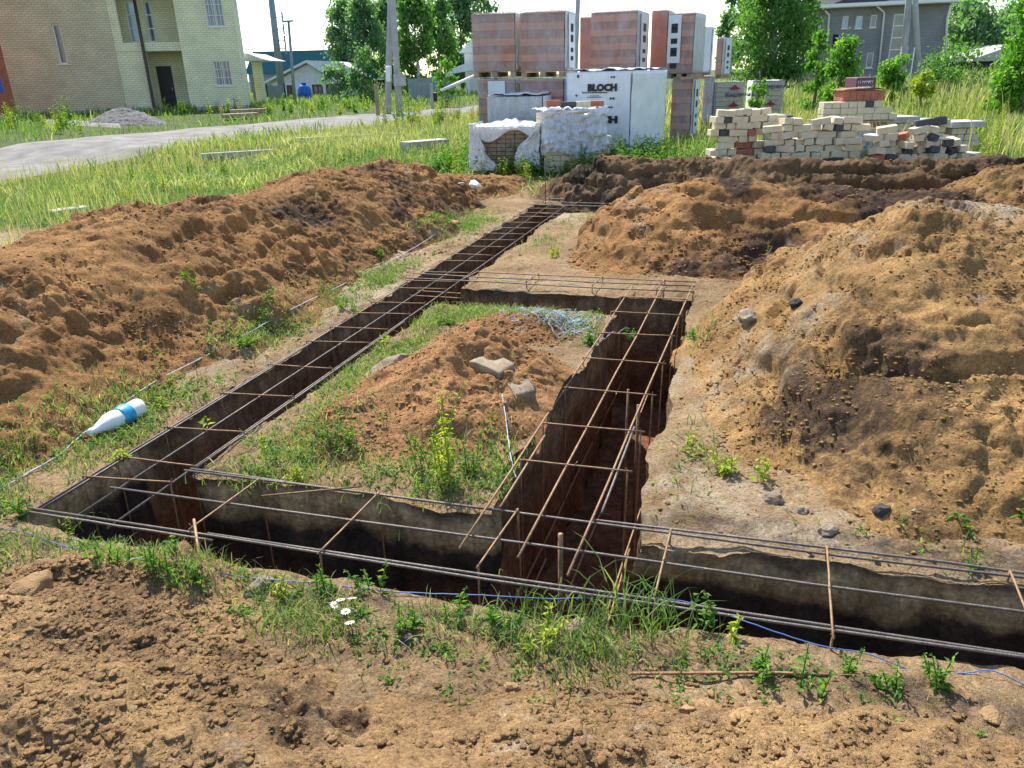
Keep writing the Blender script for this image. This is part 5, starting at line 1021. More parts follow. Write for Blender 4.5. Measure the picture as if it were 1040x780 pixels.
sheet(e, 'torn_film', 'torn', .8, 1.6, lambda s, t, b: (-.1+s*(.12+.42*(1-t)**1.6)+b*.5, -.07-abs(b)*1.3-.12*(1-t), .02+(hgt+.02)*t), .10, 30, 42)
sheet(e, 'torn_film', 'torn', .8, 1.6, lambda s, t, b: (x1+.1-(1-s)*(.16+.20*(1-t)+.10*math.sin(t*5))+b*.4, -.06-abs(b)*1.3-.08*(1-t), .04+hgt*t), .10, 30, 43)
sheet(e, 'torn_film', 'torn', 1, 1, lambda s, t, b: (-.08-abs(b), dep*s, .05+(hgt-.03)*t), .08, 24, 44); sheet(e, 'torn_film', 'torn', 1, 1, lambda s, t, b: (x1+.08+abs(b), dep*s, .05+(hgt-.03)*t), .06, 14, 45)
sheet(e, 'torn_film', 'torn', 1, .3, lambda s, t, b: (x1*s, -.06-abs(b), hgt-.02-.14*t*(1+.7*math.sin(s*7))), .06, 18, 46)
# far cream packs with marks
def cream_pack(px0, px1, pyt, d, ang, label, marks, seed):
    f = Fac(px0, d, 0, ang); f.o = np.array([*P(px0, pyt+15, d)[:2], 0.]); x1 = f.l(px1, pyt+15)[0]; z0 = gz(*f.o[:2]); zt1 = f.l((px0+px1)/2, pyt)[1]; hgt = zt1-z0
    e = empty('brick_pack', (f.o[0], f.o[1], z0), f.a, label, 'pack of bricks', 'film wrapped packs of cream bricks'); wood_pallet(e, x1, .9)
    m = MB(); nr = 9
    for i in range(nr): z = .115+(hgt-.12)*i/nr; m.box(.01, x1-.01, .01+(i % 2)*.02, .88, z, z+(hgt-.12)/nr-.012)
    m.build('brick_stack', M['cream'], e); sheet(e, 'film', 'film_thin', 1, 1, lambda s, t, b: (x1*s, -.015-abs(b), .1+(hgt-.09)*t), .01, 12, seed); sheet(e, 'film', 'film_white', 1, 1, lambda s, t, b: (-.01-abs(b), .9*s, .1+(hgt-.09)*t), .01, 10, seed+1); sheet(e, 'wrap_top', 'film_white', 1, 1, lambda s, t, b: (x1*s, .9*t, hgt+.01+abs(b)), .03, 12, seed+2)
    for body, mat, fx, fz, sz in marks: text(body, sz, M[mat], e, (x1*fx, -.05, hgt-fz), (math.pi/2, 0, 0), 1.4, .002)
    return e
lo = MB
cream_pack(727, 756, 83.5, 21, R(6), 'left cream brick pack with maroon emblems standing at the end of the pallet row', [('Керамик', 'ink_blue', .3, .34, .13)], 51)
cream_pack(764, 796, 82.5, 21.5, R(-8), 'right cream brick pack with dark blue lettering behind the loose brick piles', [('Керамик', 'ink_blue', .25, .17, .14)], 55)
for eo in [o for o in bpy.data.objects if o.name.startswith('brick_pack')]:
    xw = .85
    for zz_ in ((-.14, -.55) if 'left cream' in eo['label'] else (-.55,)):
        hh_ = max(v.co.z for c in eo.children if c.name.startswith('brick_stack') for v in c.data.vertices); z_ = hh_+zz_
        MB().prism([(.32, z_), (.42, z_+.05), (.47, z_+.10), (.52, z_+.05), (.62, z_), (.55, z_-.02), (.47, z_-.035), (.39, z_-.02)], -.052, -.047).build('emblem', M['ink_red'], eo)
# ------------------------------------------------------------------ loose brick piles
def brick_mesh(m):
    import bmesh
    b = MB(); L, W, Hh = .25, .12, .088
    b.box(-L/2, L/2, -W/2, W/2, 0, Hh); me = bpy.data.meshes.new('brick'); me.from_pydata(b.v, [], b.f); bm = bmesh.new(); bm.from_mesh(me); bmesh.ops.bevel(bm, geom=bm.edges[:], offset=.005, segments=1, affect='EDGES'); bm.to_mesh(me); bm.free(); me.materials.append(M[m]); return me
BM = {k: brick_mesh(k) for k in ('cream', 'charcoal', 'redbrick')}
CN = {'cream': 'cream', 'charcoal': 'dark charcoal', 'redbrick': 'red'}
def brick(loc, rz, kind, where, group, tilt=(0, 0)):
    o = bpy.data.objects.new('brick', BM[kind]); col.objects.link(o); o.location = [float(v) for v in loc]; o.rotation_euler = (tilt[0], tilt[1], rz)
    sc = random.uniform(.97, 1.03); o.scale = (sc, sc, random.uniform(.97, 1.02)); return tag(o, f'{CN[kind]} brick {where}', 'brick', group)
def brick_wall(px0, px1, d, ang, heights, where, seed, darkp=.1, redp=.03, jit=.012, messy=0, zb=None, stretch=.3, depth=2):
    rnd = random.Random(seed); f = Fac(px0, d, 0, ang); z0 = gz(*f.o[:2]) if zb is None else zb; x1 = f.l(px1, 140)[0]; nr = max(heights(0.), heights(.5), heights(1.), heights(.25), heights(.75)); cnt = 0
    for r in range(int(nr)):
        x = rnd.uniform(-.06, .06); pos_ = 0
        while x < x1:
            st = rnd.random() < stretch; w = .25 if st else .12; t = (x+w/2)/x1
            if r < heights(min(1, max(0, t)))+rnd.uniform(-.8, .8)*(r > 3) and not (r > 3 and rnd.random() < .05*messy):
                kind = 'charcoal' if rnd.random() < darkp else ('redbrick' if rnd.random() < redp else 'cream')
                m = messy*(r/(nr+.1)+.3); c = f.o+f.u*(x+w/2)+f.n*((.125 if not st else .06)+rnd.gauss(0, jit+.02*m)); zz = z0+r*.0905+rnd.uniform(0, .003)+.0
                brick((c[0], c[1], zz+m*.01*rnd.random()), f.a+(0 if st else math.pi/2)+rnd.gauss(0, .04+m*.18), kind, f'{ORD[pos_]} from left in the {ORD[r]} course up of the {where} pile', f'bricks of the {where} pile', (rnd.gauss(0, .015+.09*m), rnd.gauss(0, .015+.09*m))); cnt += 1; pos_ += 1
            x += w+rnd.uniform(.004, .012)+messy*.01
    return cnt
H_A = lambda t: 5.5+3.2*min(1, t*2.2) if t < .92 else 6.5
n1 = brick_wall(729, 797, 11.6, R(4), lambda t: 7+2.9*min(1, max(0, t-.08)*2.2) if t < .93 else 8, 'left loose', 1, .07, .06, messy=.45, stretch=.35)
H_B = lambda t: 5.9 if t < .2 else (6.2+3.2*(t-.2)/.8)
n2 = brick_wall(783, 868, 11.3, R(-4), lambda t: 6.3+2.6*min(1, t*1.5), 'middle loose', 2, .1, .04, messy=.8, stretch=.42)
n3 = brick_wall(897, 990, 10.8, R(3), lambda t: 4.6+3.4*min(1, t*2.6) if t < .55 else max(3, 8-5*(t-.55)/.45), 'right tumbled', 3, .28, .05, messy=1.8, stretch=.25)
# neat upper stack on a pallet
f = Fac(838, 12.3, 0, R(-2)); x1 = f.l(909, 115)[0]; zt1 = f.l(870, 103)[1]; zb = zt1-3*.0905
e = empty('wooden_pallet', (*f.o[:2], zb-.16), f.a, 'pale wooden pallet carrying the neat upper stack of cream bricks', 'pallet'); m_ = MB()
for i in range(5): m_.box(0, x1, .15*i, .15*i+.1, .125, .15)
m_.build('deck_board', M['wood'], e); MB().box(0, .1, 0, .7, .03, .123).box(x1/2-.05, x1/2+.05, 0, .7, .03, .123).box(x1-.1, x1, 0, .7, .03, .123).build('bearer', M['wood'], e)
e2 = empty('wrapped_pack', (*f.o[:2], 0.), f.a, 'film wrapped cream brick pack under the wooden pallet between the middle and right piles', 'wrapped pack'); z0 = gz(*f.o[:2]); m_ = MB(); nr = 7; hh = zb-.13-z0
for i in range(nr):
    for j in range(9): xx = .05+(x1-.1)*j/9; m_.box(xx, xx+(x1-.1)/9-.01, .03+random.uniform(0, .02), .68, z0+hh*i/nr, z0+hh*(i+1)/nr-.01)
m_.build('brick_stack', M['cream'], e2); sheet(e2, 'film', 'film', 1, 1, lambda s, t, b: (x1*s, -.02-abs(b), z0+hh*t), .05, 18, 71)
rnd = random.Random(4)
for r in range(3):
    x = .0; k = 0
    while x < x1-.06:
        st = r == 1; w = .25 if st else .12; kind = 'charcoal' if (r == 2 and k in (5, 8, 9)) else 'cream'
        if r < 2 or x < x1-.25:
            for dd in ((.06, .19) if st else (.125,)): c = f.o+f.u*(x+w/2)+f.n*dd; brick((c[0], c[1], zb+r*.0905), f.a+(0 if st else math.pi/2)+rnd.gauss(0, .01), kind, f"{ORD[k]} from left in the {('bottom', 'middle', 'top')[r]} course of the neat stack{', behind' if dd > .15 else ''}", 'bricks of the neat upper stack')
        x += w+.004; k += 1
f2 = Fac(856, 12.4, 0, 0); x2 = f2.l(899, 97)[0]; z2 = zb+3*.0905+.003; e = empty('brick_pack', (*f2.o[:2], z2), f2.a, 'flat dark red brick pack with a pale torn paper top on the neat stack', 'pack of bricks'); m_ = MB()
for j in range(6): m_.box(x2*j/6, x2*(j+1)/6-.006, 0, .35, 0, .14)
m_.build('brick_row', M['redbrick'], e); sheet(e, 'paper_cover', 'tanstone', 1, 1, lambda s, t, b: (-.03+(x2+.06)*s, -.02+.4*t, .15+abs(b)+.03*math.sin(s*3.1)), .03, 12, 75)
f3 = Fac(868, 17, 0, 0); x3 = f3.l(890, 84)[0]; za, zc = f3.l(879, 91)[1], f3.l(879, 78.5)[1]; z0 = gz(*f3.o[:2]); e = empty('printed_pack', (*f3.o[:2], z0), f3.a, 'maroon printed pack with two rows of white lettering behind the flat red pack', 'wrapped pack'); MB().box(0, x3, 0, .6, 0, zc-z0).build('pack_body', M['maroon'], e, bevel=.02)
m_ = MB(); rr_ = random.Random(9)
for row in (zc-z0-.12, zc-z0-.22):
    x = .03
    while x < x3-.05: 
        w_ = .028; m_.box(x, x+.008, -.006, -.002, row, row+.055)
        if rr_.random() < .7: m_.box(x+.008, x+w_, -.006, -.002, row+(.047 if rr_.random() < .6 else .02), row+(.055 if rr_.random() < .6 else .03))
        x += .042
m_.build('lettering', M['white'], e)
# scattered single bricks and pale slabs
for px, py, k, lb in [(722, 160, 'cream', 'lying alone at the left foot of the left pile'), (745, 157, 'redbrick', 'lying in front of the left pile'), (760, 161, 'cream', 'lying flat in the grass before the left pile'), (775, 155, 'cream', 'tilted beside the white scraps at the left pile')]:
    p = P(px, py, 11.2); brick((p[0], p[1], gz(p[0], p[1])), random.uniform(0, 3), k, lb, None, (.1, .05))
p = P(727, 162, 11.1); o = MB().box(-.3, .22, -.06, .06, 0, .05).build('concrete_beam', M['concrete'], None, bevel=.005, loc=(p[0], p[1], gz(p[0], p[1])+.01)); o.rotation_euler = (0, 0, YAW); tag(o, 'thin pale concrete beam lying at the foot of the left brick pile', 'beam')
f = Fac(920, 12.4, 0, R(5)); 
for i, (a, b, py) in enumerate([(905, 935, 119), (938, 966, 122), (968, 1002, 124)]):
    xa, xb = f.l(a, py)[0], f.l(b, py)[0]; z = f.l(a, py)[1]; g = f.o; o = MB().box(xa, xb, 0, .5, z-.09, z).build('pale_slab', M['concrete'], None, bevel=.006, loc=(g[0], g[1], 0)); o.rotation_euler = (0, .0, f.a); tag(o, ['left', 'middle', 'right'][i]+'most pale slab lying behind the right tumbled brick pile' if i != 1 else 'pale slab between two others behind the right tumbled brick pile', 'slab')
    m_ = MB(); zb_ = gz(*(f.o[:2]))-.05; nn = 6
    for r_i in range(nn):
        xx = xa+.02+random.uniform(0, .05)
        while xx < xb-.13: m_.box(xx, xx+.115, .05+random.uniform(0, .03), .45, zb_+(z-.093-zb_)*r_i/nn, zb_+(z-.093-zb_)*(r_i+1)/nn-.008); xx += .125
    m_.build('brick_support', M['cream'], o)
# film over pile gap & rags
p = P(757, 155, 11.15); v, f_ = lump_arrays(.2, 77, .3); tag(mesh_np('crumpled_film', v, f_, M['film_white'], loc=(p[0], p[1], gz(p[0], p[1])+.03)), 'crumpled white film lying on the ground before the left brick pile', 'film')
# loose bricks under cloudy film
f = Fac(552, 12.9, 0, R(8)); x1 = f.l(612, 135)[0]; z0 = gz(*f.o[:2]); zt1 = f.l(580, 113)[1]; hh = zt1-z0; e = empty('brick_pack', (*f.o[:2], z0), f.a, 'untidy cream bricks under cloudy film in front of the white printed pack', 'pack of bricks'); m_ = MB(); nr = int(hh/.09)
for r in range(nr):
    x = random.uniform(0, .05)
    while x < x1: w_ = random.choice([.12, .25, .12]); m_.box(x, x+w_-.006, random.uniform(0, .03), .8, r*.09, r*.09+.084); x += w_
m_.build('brick_stack', M['cream'], e)
sheet(e, 'film', 'cloudy', 2.4, 1.6, lambda s, t, b: (-.06+(x1+.12)*s+b*.3, -.07-abs(b)*1.6, hh*(.30+.06*math.sin(s*8))+hh*.72*t), .09, 40, 81); sheet(e, 'film', 'torn', 2.4, 2, lambda s, t, b: (-.05+(x1+.1)*s, .85*t-.05, hh+.02+abs(b)), .07, 30, 82)
for dx, k, lb in [(.2, 'redbrick', 'highest on the cloudy film stack'), (.45, 'charcoal', 'lying on the cloudy film stack'), (.68, 'cream', 'lying on the cloudy film stack'), (.9, 'redbrick', 'at the right end of the cloudy film stack')]:
    c = f.o+f.u*dx+f.n*.2; brick((c[0], c[1], z0+hh+.05+(.03 if dx < .3 else 0)), f.a+random.uniform(-.3, .3), k, lb, None)
# ------------------------------------------------------------------ trees
TG = 'trees behind the dirt road'
tree(at(356, 95, 72), 7.4, 1.4, .05, 9000, .25, 'dark_tree', 'dark leafy tree left of the A-shaped pole, leftmost of the row behind the cottage', seed=1, group=TG, clumps=70)
tree(at(376, 95, 70), 7.3, 1.4, .05, 8000, .25, 'dark_tree', 'dark tree with a notched top just left of the A-shaped pole', seed=2, group=TG, clumps=62)
tree(at(400, 95, 74), 7.6, 1.4, .05, 7000, .25, 'dark_tree', 'dark tree directly behind the A-shaped pole', seed=3, group=TG, clumps=62)
tree(at(426, 95, 60), 6.5, 1.25, .05, 8000, .24, 'bright_tree', 'brighter birch tree right of the A-shaped pole', 'birch', seed=4, group=TG, clumps=50)
tree(at(448, 95, 68), 7.0, 1.2, .1, 4500, .28, 'bright_tree', 'slim green tree between the birch and the tall pallets', 'birch', seed=5, group=TG, clumps=36)
tree(at(470, 95, 78), 8.6, 1.4, .05, 5000, .32, 'dark_tree', 'tall dark tree rising just left of the tall pallets', seed=6, group=TG, clumps=62)
tree(at(492, 95, 80), 9.6, 1.5, .05, 4000, .32, 'dark_tree', 'dark treetop showing above the left tall pallet', seed=7, group=TG, clumps=36)
tree(at(372, 104, 48), 2.9, .75, .05, 2600, .16, 'dark_tree', 'dark bush hiding the right end of the white cottage', seed=8, group=None, clumps=26, name='bush', cat='bush')
tree(at(345, 104, 49), 2.0, .8, .05, 1200, .18, 'dark_tree', 'small dark bush in front of the white cottage wall', seed=9, clumps=16, name='bush', cat='bush')
tree(at(737, 80, 70), 7.6, 1.1, .1, 1400, .36, 'dark_tree', 'dark thin treetops right of the far small pallet', seed=10, clumps=20, shape='cone')
tree(at(781, 88, 42), 6.4, 1.65, .08, 15000, .17, 'bright_tree', 'large bright green birch between the pallets and the grey house', 'birch', seed=11, clumps=95)
tree(at(760, 88, 46), 5.0, 1.2, .05, 3500, .22, 'bright_tree', 'smaller green tree at the left foot of the large birch', 'birch', seed=12, clumps=36)
tree(at(803, 88, 44), 5.4, 1.0, .05, 3000, .20, 'bright_tree', 'slim green tree at the right side of the large birch', 'birch', seed=13, clumps=30)
tree(at(984, 80, 66), 5.5, 2.2, .1, 3200, .34, 'dark_tree', 'dark round tree just right of the grey house', seed=14, clumps=36)
tree(at(968, 80, 70), 6.2, 1.6, .1, 2000, .34, 'dark_tree', 'dark tree touching the right wall of the grey house', seed=15, clumps=26)
tree(at(1006, 80, 74), 5.6, 2.2, .1, 2400, .34, 'dark_tree', 'far dark tree between the grey house and the bright bush', seed=16, clumps=30)
tree(at(1040, 92, 20), 2.9, .62, .1, 7000, .10, 'sapling', 'bright leafy young tree at the right edge of the photo', seed=17, clumps=60)
tree(at(1020, 100, 21), 1.9, .42, .05, 2600, .09, 'sapling', 'lower bright bush left of the young tree at the right edge', seed=18, clumps=34, name='bush', cat='bush')
tree(at(1064, 95, 22), 3.4, .8, .1, 3500, .11, 'sapling', 'bright tree cut off by the right edge behind the young tree', seed=19, clumps=40)
tree(at(827, 100, 24), 2.35, .32, .1, 1600, .10, 'sapling', 'slim bright sapling left of the broader one above the middle pile', seed=20, clumps=24, name='sapling')
tree(at(851, 105, 20), 2.0, .38, .08, 3600, .085, 'sapling', 'broad bright sapling above the middle brick pile', seed=21, clumps=40, name='sapling')
tree(at(907, 90, 30), 1.7, .45, .05, 1600, .12, 'sapling', 'small green bush in front of the grey house stair window', seed=22, clumps=20, name='bush', cat='bush')
tree(at(935, 98, 24), 1.2, .3, .05, 1500, .09, 'yweed', 'yellow green bush right of the maroon printed pack', seed=23, clumps=20, name='bush', cat='bush')
tree(at(965, 90, 34), 2.0, 1.2, .05, 2200, .13, 'bright_tree', 'low green bush below the right end of the grey house', seed=24, clumps=26, name='bush', cat='bush')
tree(at(770, 95, 20), 1.55, .2, .05, 500, .08, 'sapling', 'tiny bright sapling behind the cream packs', seed=25, clumps=10, name='sapling')
tree(at(453, 98, 40), 2.1, .5, .05, 900, .13, 'sapling', 'green sapling in front of the grey metal fence', seed=26, clumps=14, name='sapling')
# ------------------------------------------------------------------ individual weeds and tufts
WG = 'tall weeds beside the pallets and the road'
rnd = random.Random(21)
def W_(px, py, d=None, **k):
    if d: p = P(px, py, d); p = (p[0], p[1], gz(p[0], p[1]))
    else: p = on_ground(px, py, 0)
    return weed(p, **k)
near = [
 (448, 490, dict(h=.46, ns=9, L=.055, W=.013, mat='yweed', label='tall spindly yellow green weed standing against the orange clay heap', dens=30, spread=.42, up=.5)),
 (430, 475, dict(h=.20, ns=4, L=.05, W=.016, mat='weed', label='leafy weed at the left of the spindly one by the clay heap', dens=28)),
 (480, 480, dict(h=.16, ns=5, L=.04, W=.010, mat='weed', label='low feathery weed at the right foot of the clay heap', dens=30)),
 (735, 480, dict(h=.12, ns=6, L=.045, W=.02, mat='yweed', label='yellow leaved weed on the pale ground right of the inner trench', dens=22, spread=.8)),
 (700, 455, dict(h=.12, ns=4, L=.04, W=.014, mat='yweed', label='small yellow weed at the right lip of the inner trench', dens=18, spread=.9)),
 (775, 490, dict(h=.17, ns=3, L=.05, W=.02, mat='yweed', label='slim bright weed at the foot of the right heap', dens=18, spread=.2)),
 (822, 705, dict(h=.16, ns=2, L=.05, W=.022, mat='weed', label='weed with broad leaves in front of the trench left of the right tie bars', dens=12, spread=.5)),
 (750, 650, dict(h=.12, ns=3, L=.05, W=.018, mat='yweed', label='light green weed on the near trench edge under the cable', dens=14)),
 (950, 700, dict(h=.15, ns=6, L=.035, W=.013, mat='weed', label='bushy weed beside the flat slab of earth at the bottom right', dens=30)),
 (905, 700, dict(h=.13, ns=4, L=.04, W=.013, mat='weed', label='bushy weed left of the one beside the flat slab', dens=24)),
 (860, 690, dict(h=.11, ns=4, L=.04, W=.013, mat='weed', label='weed in the middle of the grass at the bottom right', dens=24)),
 (192, 640, dict(h=.02, ns=1, L=.03, W=.01, mat='weed', label='tiny sprout on the crumbly bank at the lower left', dens=8)),
 (155, 590, dict(h=.14, ns=5, L=.03, W=.009, mat='weed', label='upright weed on the near edge below the left end of the cage', dens=34)),
 (120, 575, dict(h=.09, ns=4, L=.03, W=.010, mat='weed', label='low weed on the near edge left of the upright one', dens=24)),
 (200, 600, dict(h=.11, ns=5, L=.035, W=.010, mat='weed', label='weed right of the upright one on the near edge', dens=26)),
 (330, 600, dict(h=.11, ns=4, L=.035, W=.012, mat='weed', label='weed on the near edge above the daisies', dens=26)),
 (420, 635, dict(h=.11, ns=5, L=.035, W=.012, mat='weed', label='weed right of the daisies on the near edge', dens=26)),
 (465, 625, dict(h=.11, ns=4, L=.035, W=.012, mat='weed', label='bright weed below the rod ends of the rusty cage', dens=26)),
 (65, 550, dict(h=.14, ns=2, L=.025, W=.007, mat='yweed', label='single thin stalk with seeds before the trench corner', dens=20, spread=.1)),
 (165, 415, dict(h=.08, ns=5, L=.05, W=.018, mat='yweed', label='yellow green weed beside the bottle', dens=14, spread=.7)),
 (215, 430, dict(h=.06, ns=2, L=.05, W=.022, mat='yweed', label='small bright leaves on the left lip of the trench', dens=6)),
 (195, 290, dict(h=.16, ns=5, L=.05, W=.012, mat='weed', label='green weed growing high on the left ridge', dens=20, spread=.7)),
 (245, 352, dict(h=.12, ns=6, L=.05, W=.016, mat='weed', label='round clump of weeds at the foot of the left ridge', dens=24, spread=.6)),
 (350, 315, dict(h=.10, ns=5, L=.05, W=.014, mat='weed', label='clump of weeds between the ridge and the trench, middle of three', dens=22, spread=.7)),
 (262, 465, dict(h=.14, ns=2, L=.04, W=.016, mat='yweed', label='thin light green weed rising through the left cage', dens=12, spread=.3)),
 (300, 490, dict(h=.12, ns=5, L=.04, W=.010, mat='yweed', label='yellow green weed on the near left corner of the enclosed block', dens=26)),
 (600, 350, dict(h=.13, ns=6, L=.05, W=.018, mat='weed', label='bright leafy clump beside the twine tangle', dens=26)),
 (640, 345, dict(h=.10, ns=4, L=.04, W=.012, mat='weed', label='weed at the far right corner of the enclosed block', dens=22)),
 (565, 262, dict(h=.16, ns=6, L=.05, W=.012, mat='yweed', label='weeds at the right lip of the far left trench', dens=24)),
 (700, 345, dict(h=.10, ns=4, L=.05, W=.014, mat='weed', label='weed on the right wall top of the inner trench', dens=20)),
 (870, 540, dict(h=.05, ns=3, L=.03, W=.01, mat='weed', label='little weed on the shelf above the front trench', dens=12)),
 (985, 580, dict(h=.10, ns=3, L=.035, W=.012, mat='weed', label='drooping weed at the far edge of the front trench near the right', dens=18, spread=.5)),
 (1038, 520, dict(h=.12, ns=4, L=.04, W=.012, mat='weed', label='weed cut off by the right edge on the heap foot', dens=22)),
 (990, 540, dict(h=.04, ns=4, L=.05, W=.014, mat='weed', label='flat spreading weed under the right heap', dens=12, spread=1.2)),
 (720, 470, dict(h=.09, ns=5, L=.05, W=.005, mat='straw', label='dry straw tuft beside the yellow leaved weed', dens=14, spread=.9))]
near += [(95, 560, dict(h=.10, ns=4, L=.04, W=.012, mat='weed', label='leafy weed between the corner tuft and the low weed at the lower left', dens=22, spread=.6)),
 (285, 605, dict(h=.10, ns=4, L=.035, W=.013, mat='yweed', label='light weed just right of the grey clod on the near edge', dens=20, spread=.6)),
 (375, 600, dict(h=.12, ns=4, L=.04, W=.013, mat='weed', label='dark weed on the near edge right above the daisies', dens=24, spread=.5)),
 (505, 640, dict(h=.12, ns=5, L=.04, W=.014, mat='weed', label='bushy weed left of the biggest grass tufts on the near edge', dens=28, spread=.6)),
 (560, 660, dict(h=.13, ns=5, L=.04, W=.012, mat='yweed', label='yellow green weed in front of the biggest grass tufts', dens=28, spread=.6)),
 (720, 640, dict(h=.12, ns=4, L=.04, W=.013, mat='weed', label='dark weed right of the biggest grass tufts', dens=22, spread=.5)),
 (775, 690, dict(h=.10, ns=4, L=.04, W=.014, mat='weed', label='weed growing over the thin brown rod', dens=22, spread=.6)),
 (345, 455, dict(h=.11, ns=5, L=.04, W=.012, mat='weed', label='weed at the left foot of the clay heap', dens=24, spread=.6)),
 (390, 350, dict(h=.10, ns=5, L=.045, W=.013, mat='yweed', label='light weed on the left lip of the enclosed block behind the grey slab', dens=22, spread=.6)),
 (455, 330, dict(h=.10, ns=5, L=.045, W=.014, mat='weed', label='weed at the far left corner of the enclosed block', dens=22, spread=.7)),
 (385, 262, dict(h=.10, ns=5, L=.05, W=.014, mat='weed', label='clump of weeds between ridge and trench, farthest of three', dens=22, spread=.8)),
 (20, 520, dict(h=.12, ns=5, L=.05, W=.014, mat='weed', label='weed at the left edge above the corner tuft', dens=22, spread=.7)),
 (120, 470, dict(h=.09, ns=5, L=.045, W=.014, mat='yweed', label='light weed on the strip below the bottle', dens=20, spread=.8))]
for px, py, k in near: W_(px, py, **k)
p = on_ground(775, 290, 0); weed(p, .5, 2, .06, .006, 'straw', 'dry bare stalk standing in the hollow behind the inner trench', dens=10, spread=.25, name='dry_stalk')
p = P(540, 180, 11.6); weed((p[0], p[1], gz(p[0], p[1])), .45, 3, .05, .008, 'straw', 'dry stalks beside the upright rod at the far trench end', dens=12, spread=.3, name='dry_stalk')
for px, py, n, h, w, r, lb in [(640, 635, 130, .20, .006, .085, 'largest tuft of long grass on the near edge below the trench crossing'), (590, 640, 90, .14, .005, .08, 'tuft of long grass left of the largest tuft'), (690, 650, 70, .13, .005, .07, 'tuft of long grass right of the largest tuft'), (600, 680, 80, .11, .005, .08, 'low grass tuft at the toe of the bottom bank'),
    (30, 555, 150, .10, .004, .09, 'tuft of green grass at the left edge beside the trench corner'), (185, 585, 60, .11, .005, .05, 'grass tuft on the near edge among the weeds at the lower left'), (540, 625, 60, .12, .005, .06, 'grass tuft below the rusty bar ends'), (320, 635, 50, .08, .004, .05, 'small grass tuft left of the daisies'),
    (250, 480, 90, .11, .005, .09, 'pale grass tuft at the near left corner of the enclosed block'), (420, 500, 90, .09, .005, .11, 'grass tuft at the front lip of the enclosed block')]:
    tuft(on_ground(px, py, 0), n, h, w, 'greengrass', lb, r, 1.)
# daisies
DG = 'daisies among the weeds below the front trench'
for i, (px, py, lb) in enumerate([(341, 618, 'leftmost white daisy below the front trench'), (352, 617, 'white daisy with a yellow centre just right of the leftmost'), (363, 618, 'rightmost white daisy of the group'), (357, 629, 'white daisy below the others'), (362, 642, 'lowest white daisy, half turned away')]):
    p = on_ground(px, py, 0); p = p+np.array([0, -.03, 0]); p[2] = gz(p[0], p[1]); e = empty('daisy', p, random.uniform(0, 3), lb, 'flower', DG); e.rotation_euler = (random.uniform(-.5, .6), random.uniform(-.5, .5), random.uniform(0, 6)); hs_ = random.uniform(.03, .06)
    MB().tube([(0, 0, -.01), (.004, 0, hs_*.5), (0, .003, hs_)], .0012, 5).build('stem', M['weed'], e); m_ = MB()
    for k in range(12):
        a = k*math.pi/6; c, s_ = math.cos(a), math.sin(a); m_.quad((c*.004, s_*.004, hs_), (c*.012-s_*.0035, s_*.012+c*.0035, hs_+.002), (c*.018, s_*.018, hs_+.0), (c*.012+s_*.0035, s_*.012-c*.0035, hs_+.002))
    m_.build('petals', M['petal'], e); lobj([(hs_, .0045), (hs_+.003, .0045), (hs_+.0045, .002)], 'flower_centre', 'yellow', e, 8)
# tall roadside and pallet weeds
spots = []
for i in range(34): spots.append((rnd.uniform(556, 745), rnd.uniform(140, 152), rnd.uniform(12.6, 13.8), rnd.uniform(.3, .62), rnd.choice(['weed', 'weed', 'yweed', 'straw'])))
for i in range(16): spots.append((rnd.uniform(478, 556), rnd.uniform(150, 160), rnd.uniform(12.3, 12.9), rnd.uniform(.2, .42), rnd.choice(['weed', 'weed', 'yweed'])))
for i in range(26): spots.append((rnd.uniform(382, 492), 104, rnd.uniform(25, 29), rnd.uniform(.6, 1.2), rnd.choice(['weed', 'yweed', 'straw'])))
for i in range(22): spots.append((rnd.uniform(270, 380), 108, rnd.uniform(33, 42), rnd.uniform(.5, .9), rnd.choice(['weed', 'weed', 'yweed'])))
for i in range(26): spots.append((rnd.uniform(-5, 90), 120, rnd.uniform(27, 33), rnd.uniform(.5, 1.1), rnd.choice(['weed', 'weed', 'yweed'])))
for i in range(14): spots.append((rnd.uniform(165, 262), 112, rnd.uniform(36, 40), rnd.uniform(.4, .9), rnd.choice(['weed', 'yweed', 'straw'])))
for i in range(30): spots.append((rnd.uniform(880, 1040), 110, rnd.uniform(12.5, 17), rnd.uniform(.4, .85), rnd.choice(['weed', 'yweed', 'yweed', 'straw'])))
for i in range(12): spots.append((rnd.uniform(790, 890), 140, rnd.uniform(12.2, 12.9), rnd.uniform(.3, .6), rnd.choice(['weed', 'yweed', 'straw'])))
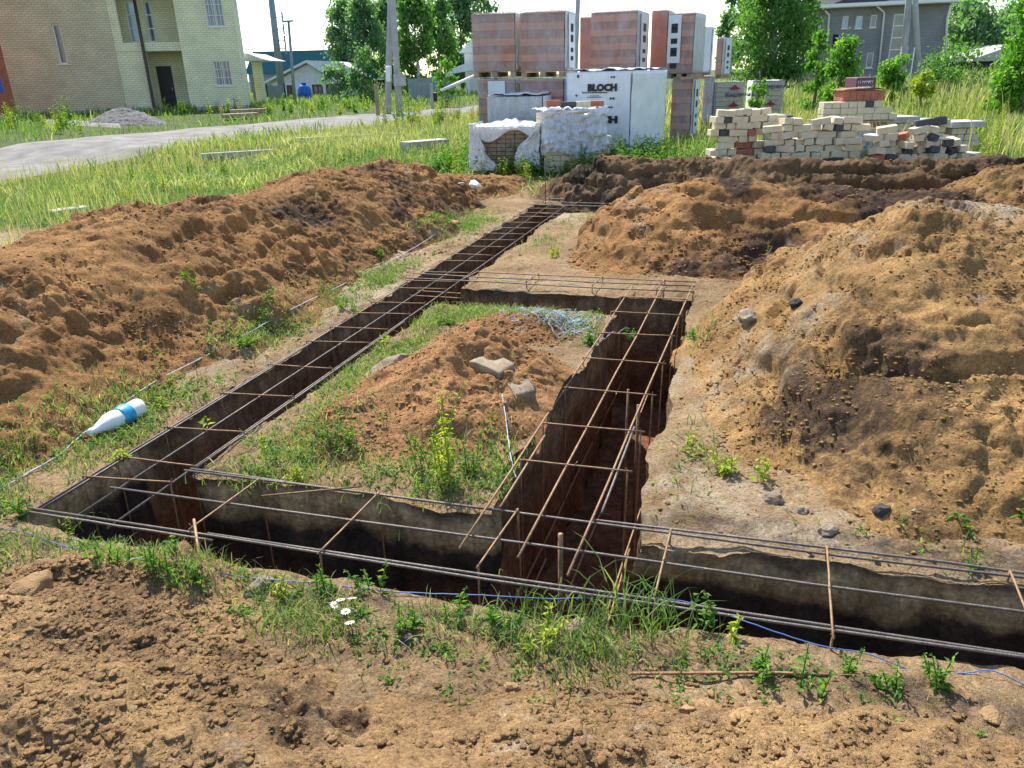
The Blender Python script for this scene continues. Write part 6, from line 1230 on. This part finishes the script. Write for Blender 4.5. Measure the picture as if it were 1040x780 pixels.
for i in range(10): spots.append((rnd.uniform(968, 1006), 150, rnd.uniform(10.4, 11), rnd.uniform(.4, .75), rnd.choice(['yweed', 'weed'])))
for i in range(30): spots.append((rnd.uniform(60, 480), rnd.uniform(150, 190), rnd.uniform(10, 16), rnd.uniform(.25, .5), rnd.choice(['weed', 'yweed', 'straw', 'straw'])))
KN = {'weed': 'dark green leafy', 'yweed': 'yellow green', 'straw': 'dry straw coloured'}
def place_of(px, d):
    if d < 13 and px < 560: return 'around the torn white pallet'
    if 10 < d < 14.5 and 556 <= px < 750: return 'before the white printed pack'
    if px < 100: return 'beyond the road before the tan side wall'
    if d > 35 and px < 265: return 'at the foot of the tan house'
    if 24 < d < 30: return 'beside the road near the roadside pole'
    if d > 30: return 'before the white cottage'
    if px > 870: return 'behind the right tumbled brick pile'
    if px > 780: return 'behind the middle brick pile'
    return 'between left ridge and road'
for px, py, d, h, m in spots:
    p = P(px, py, d); x, y = p[0], p[1]
    if inroad(np.array([x]), np.array([y]))[0] or float(heapmax(np.array([x]), np.array([y]))[0]) > .05: continue
    s = d/12; weed((x, y, gz(x, y)), h, rnd.randint(3, 6), .07*s**.7*(1 if m != 'straw' else .8), .022*s**.8 if m != 'straw' else .010*s, m, f'{KN[m]} weed {place_of(px, d)}', dens=26, spread=.25, group=f'{KN[m]} weeds {place_of(px, d)}', name='weed')
p = P(912, 120, 11.6); weed((p[0], p[1], gz(p[0], p[1])), .75, 6, .06, .02, 'yweed', 'bright yellow flowering weed between the middle and right brick piles', dens=40, spread=.2)

# each weed of a group gets its place counted from the left
bpy.context.view_layer.update(); gr = {}
for o in bpy.data.objects:
    if o.name.startswith('weed') and o.get('group'): gr.setdefault(o['group'], []).append(o)
for g_, L_ in gr.items():
    def sx_(o): v = np.array(o.location)-[0, 0, H]; return float(v@CX)/float(v@CF)
    L_.sort(key=sx_)
    if len(L_) == 1: continue
    for i, o in enumerate(L_):
        if len(L_) <= 30: o['label'] = f"{ORD[i]} from left, {o['label']}"
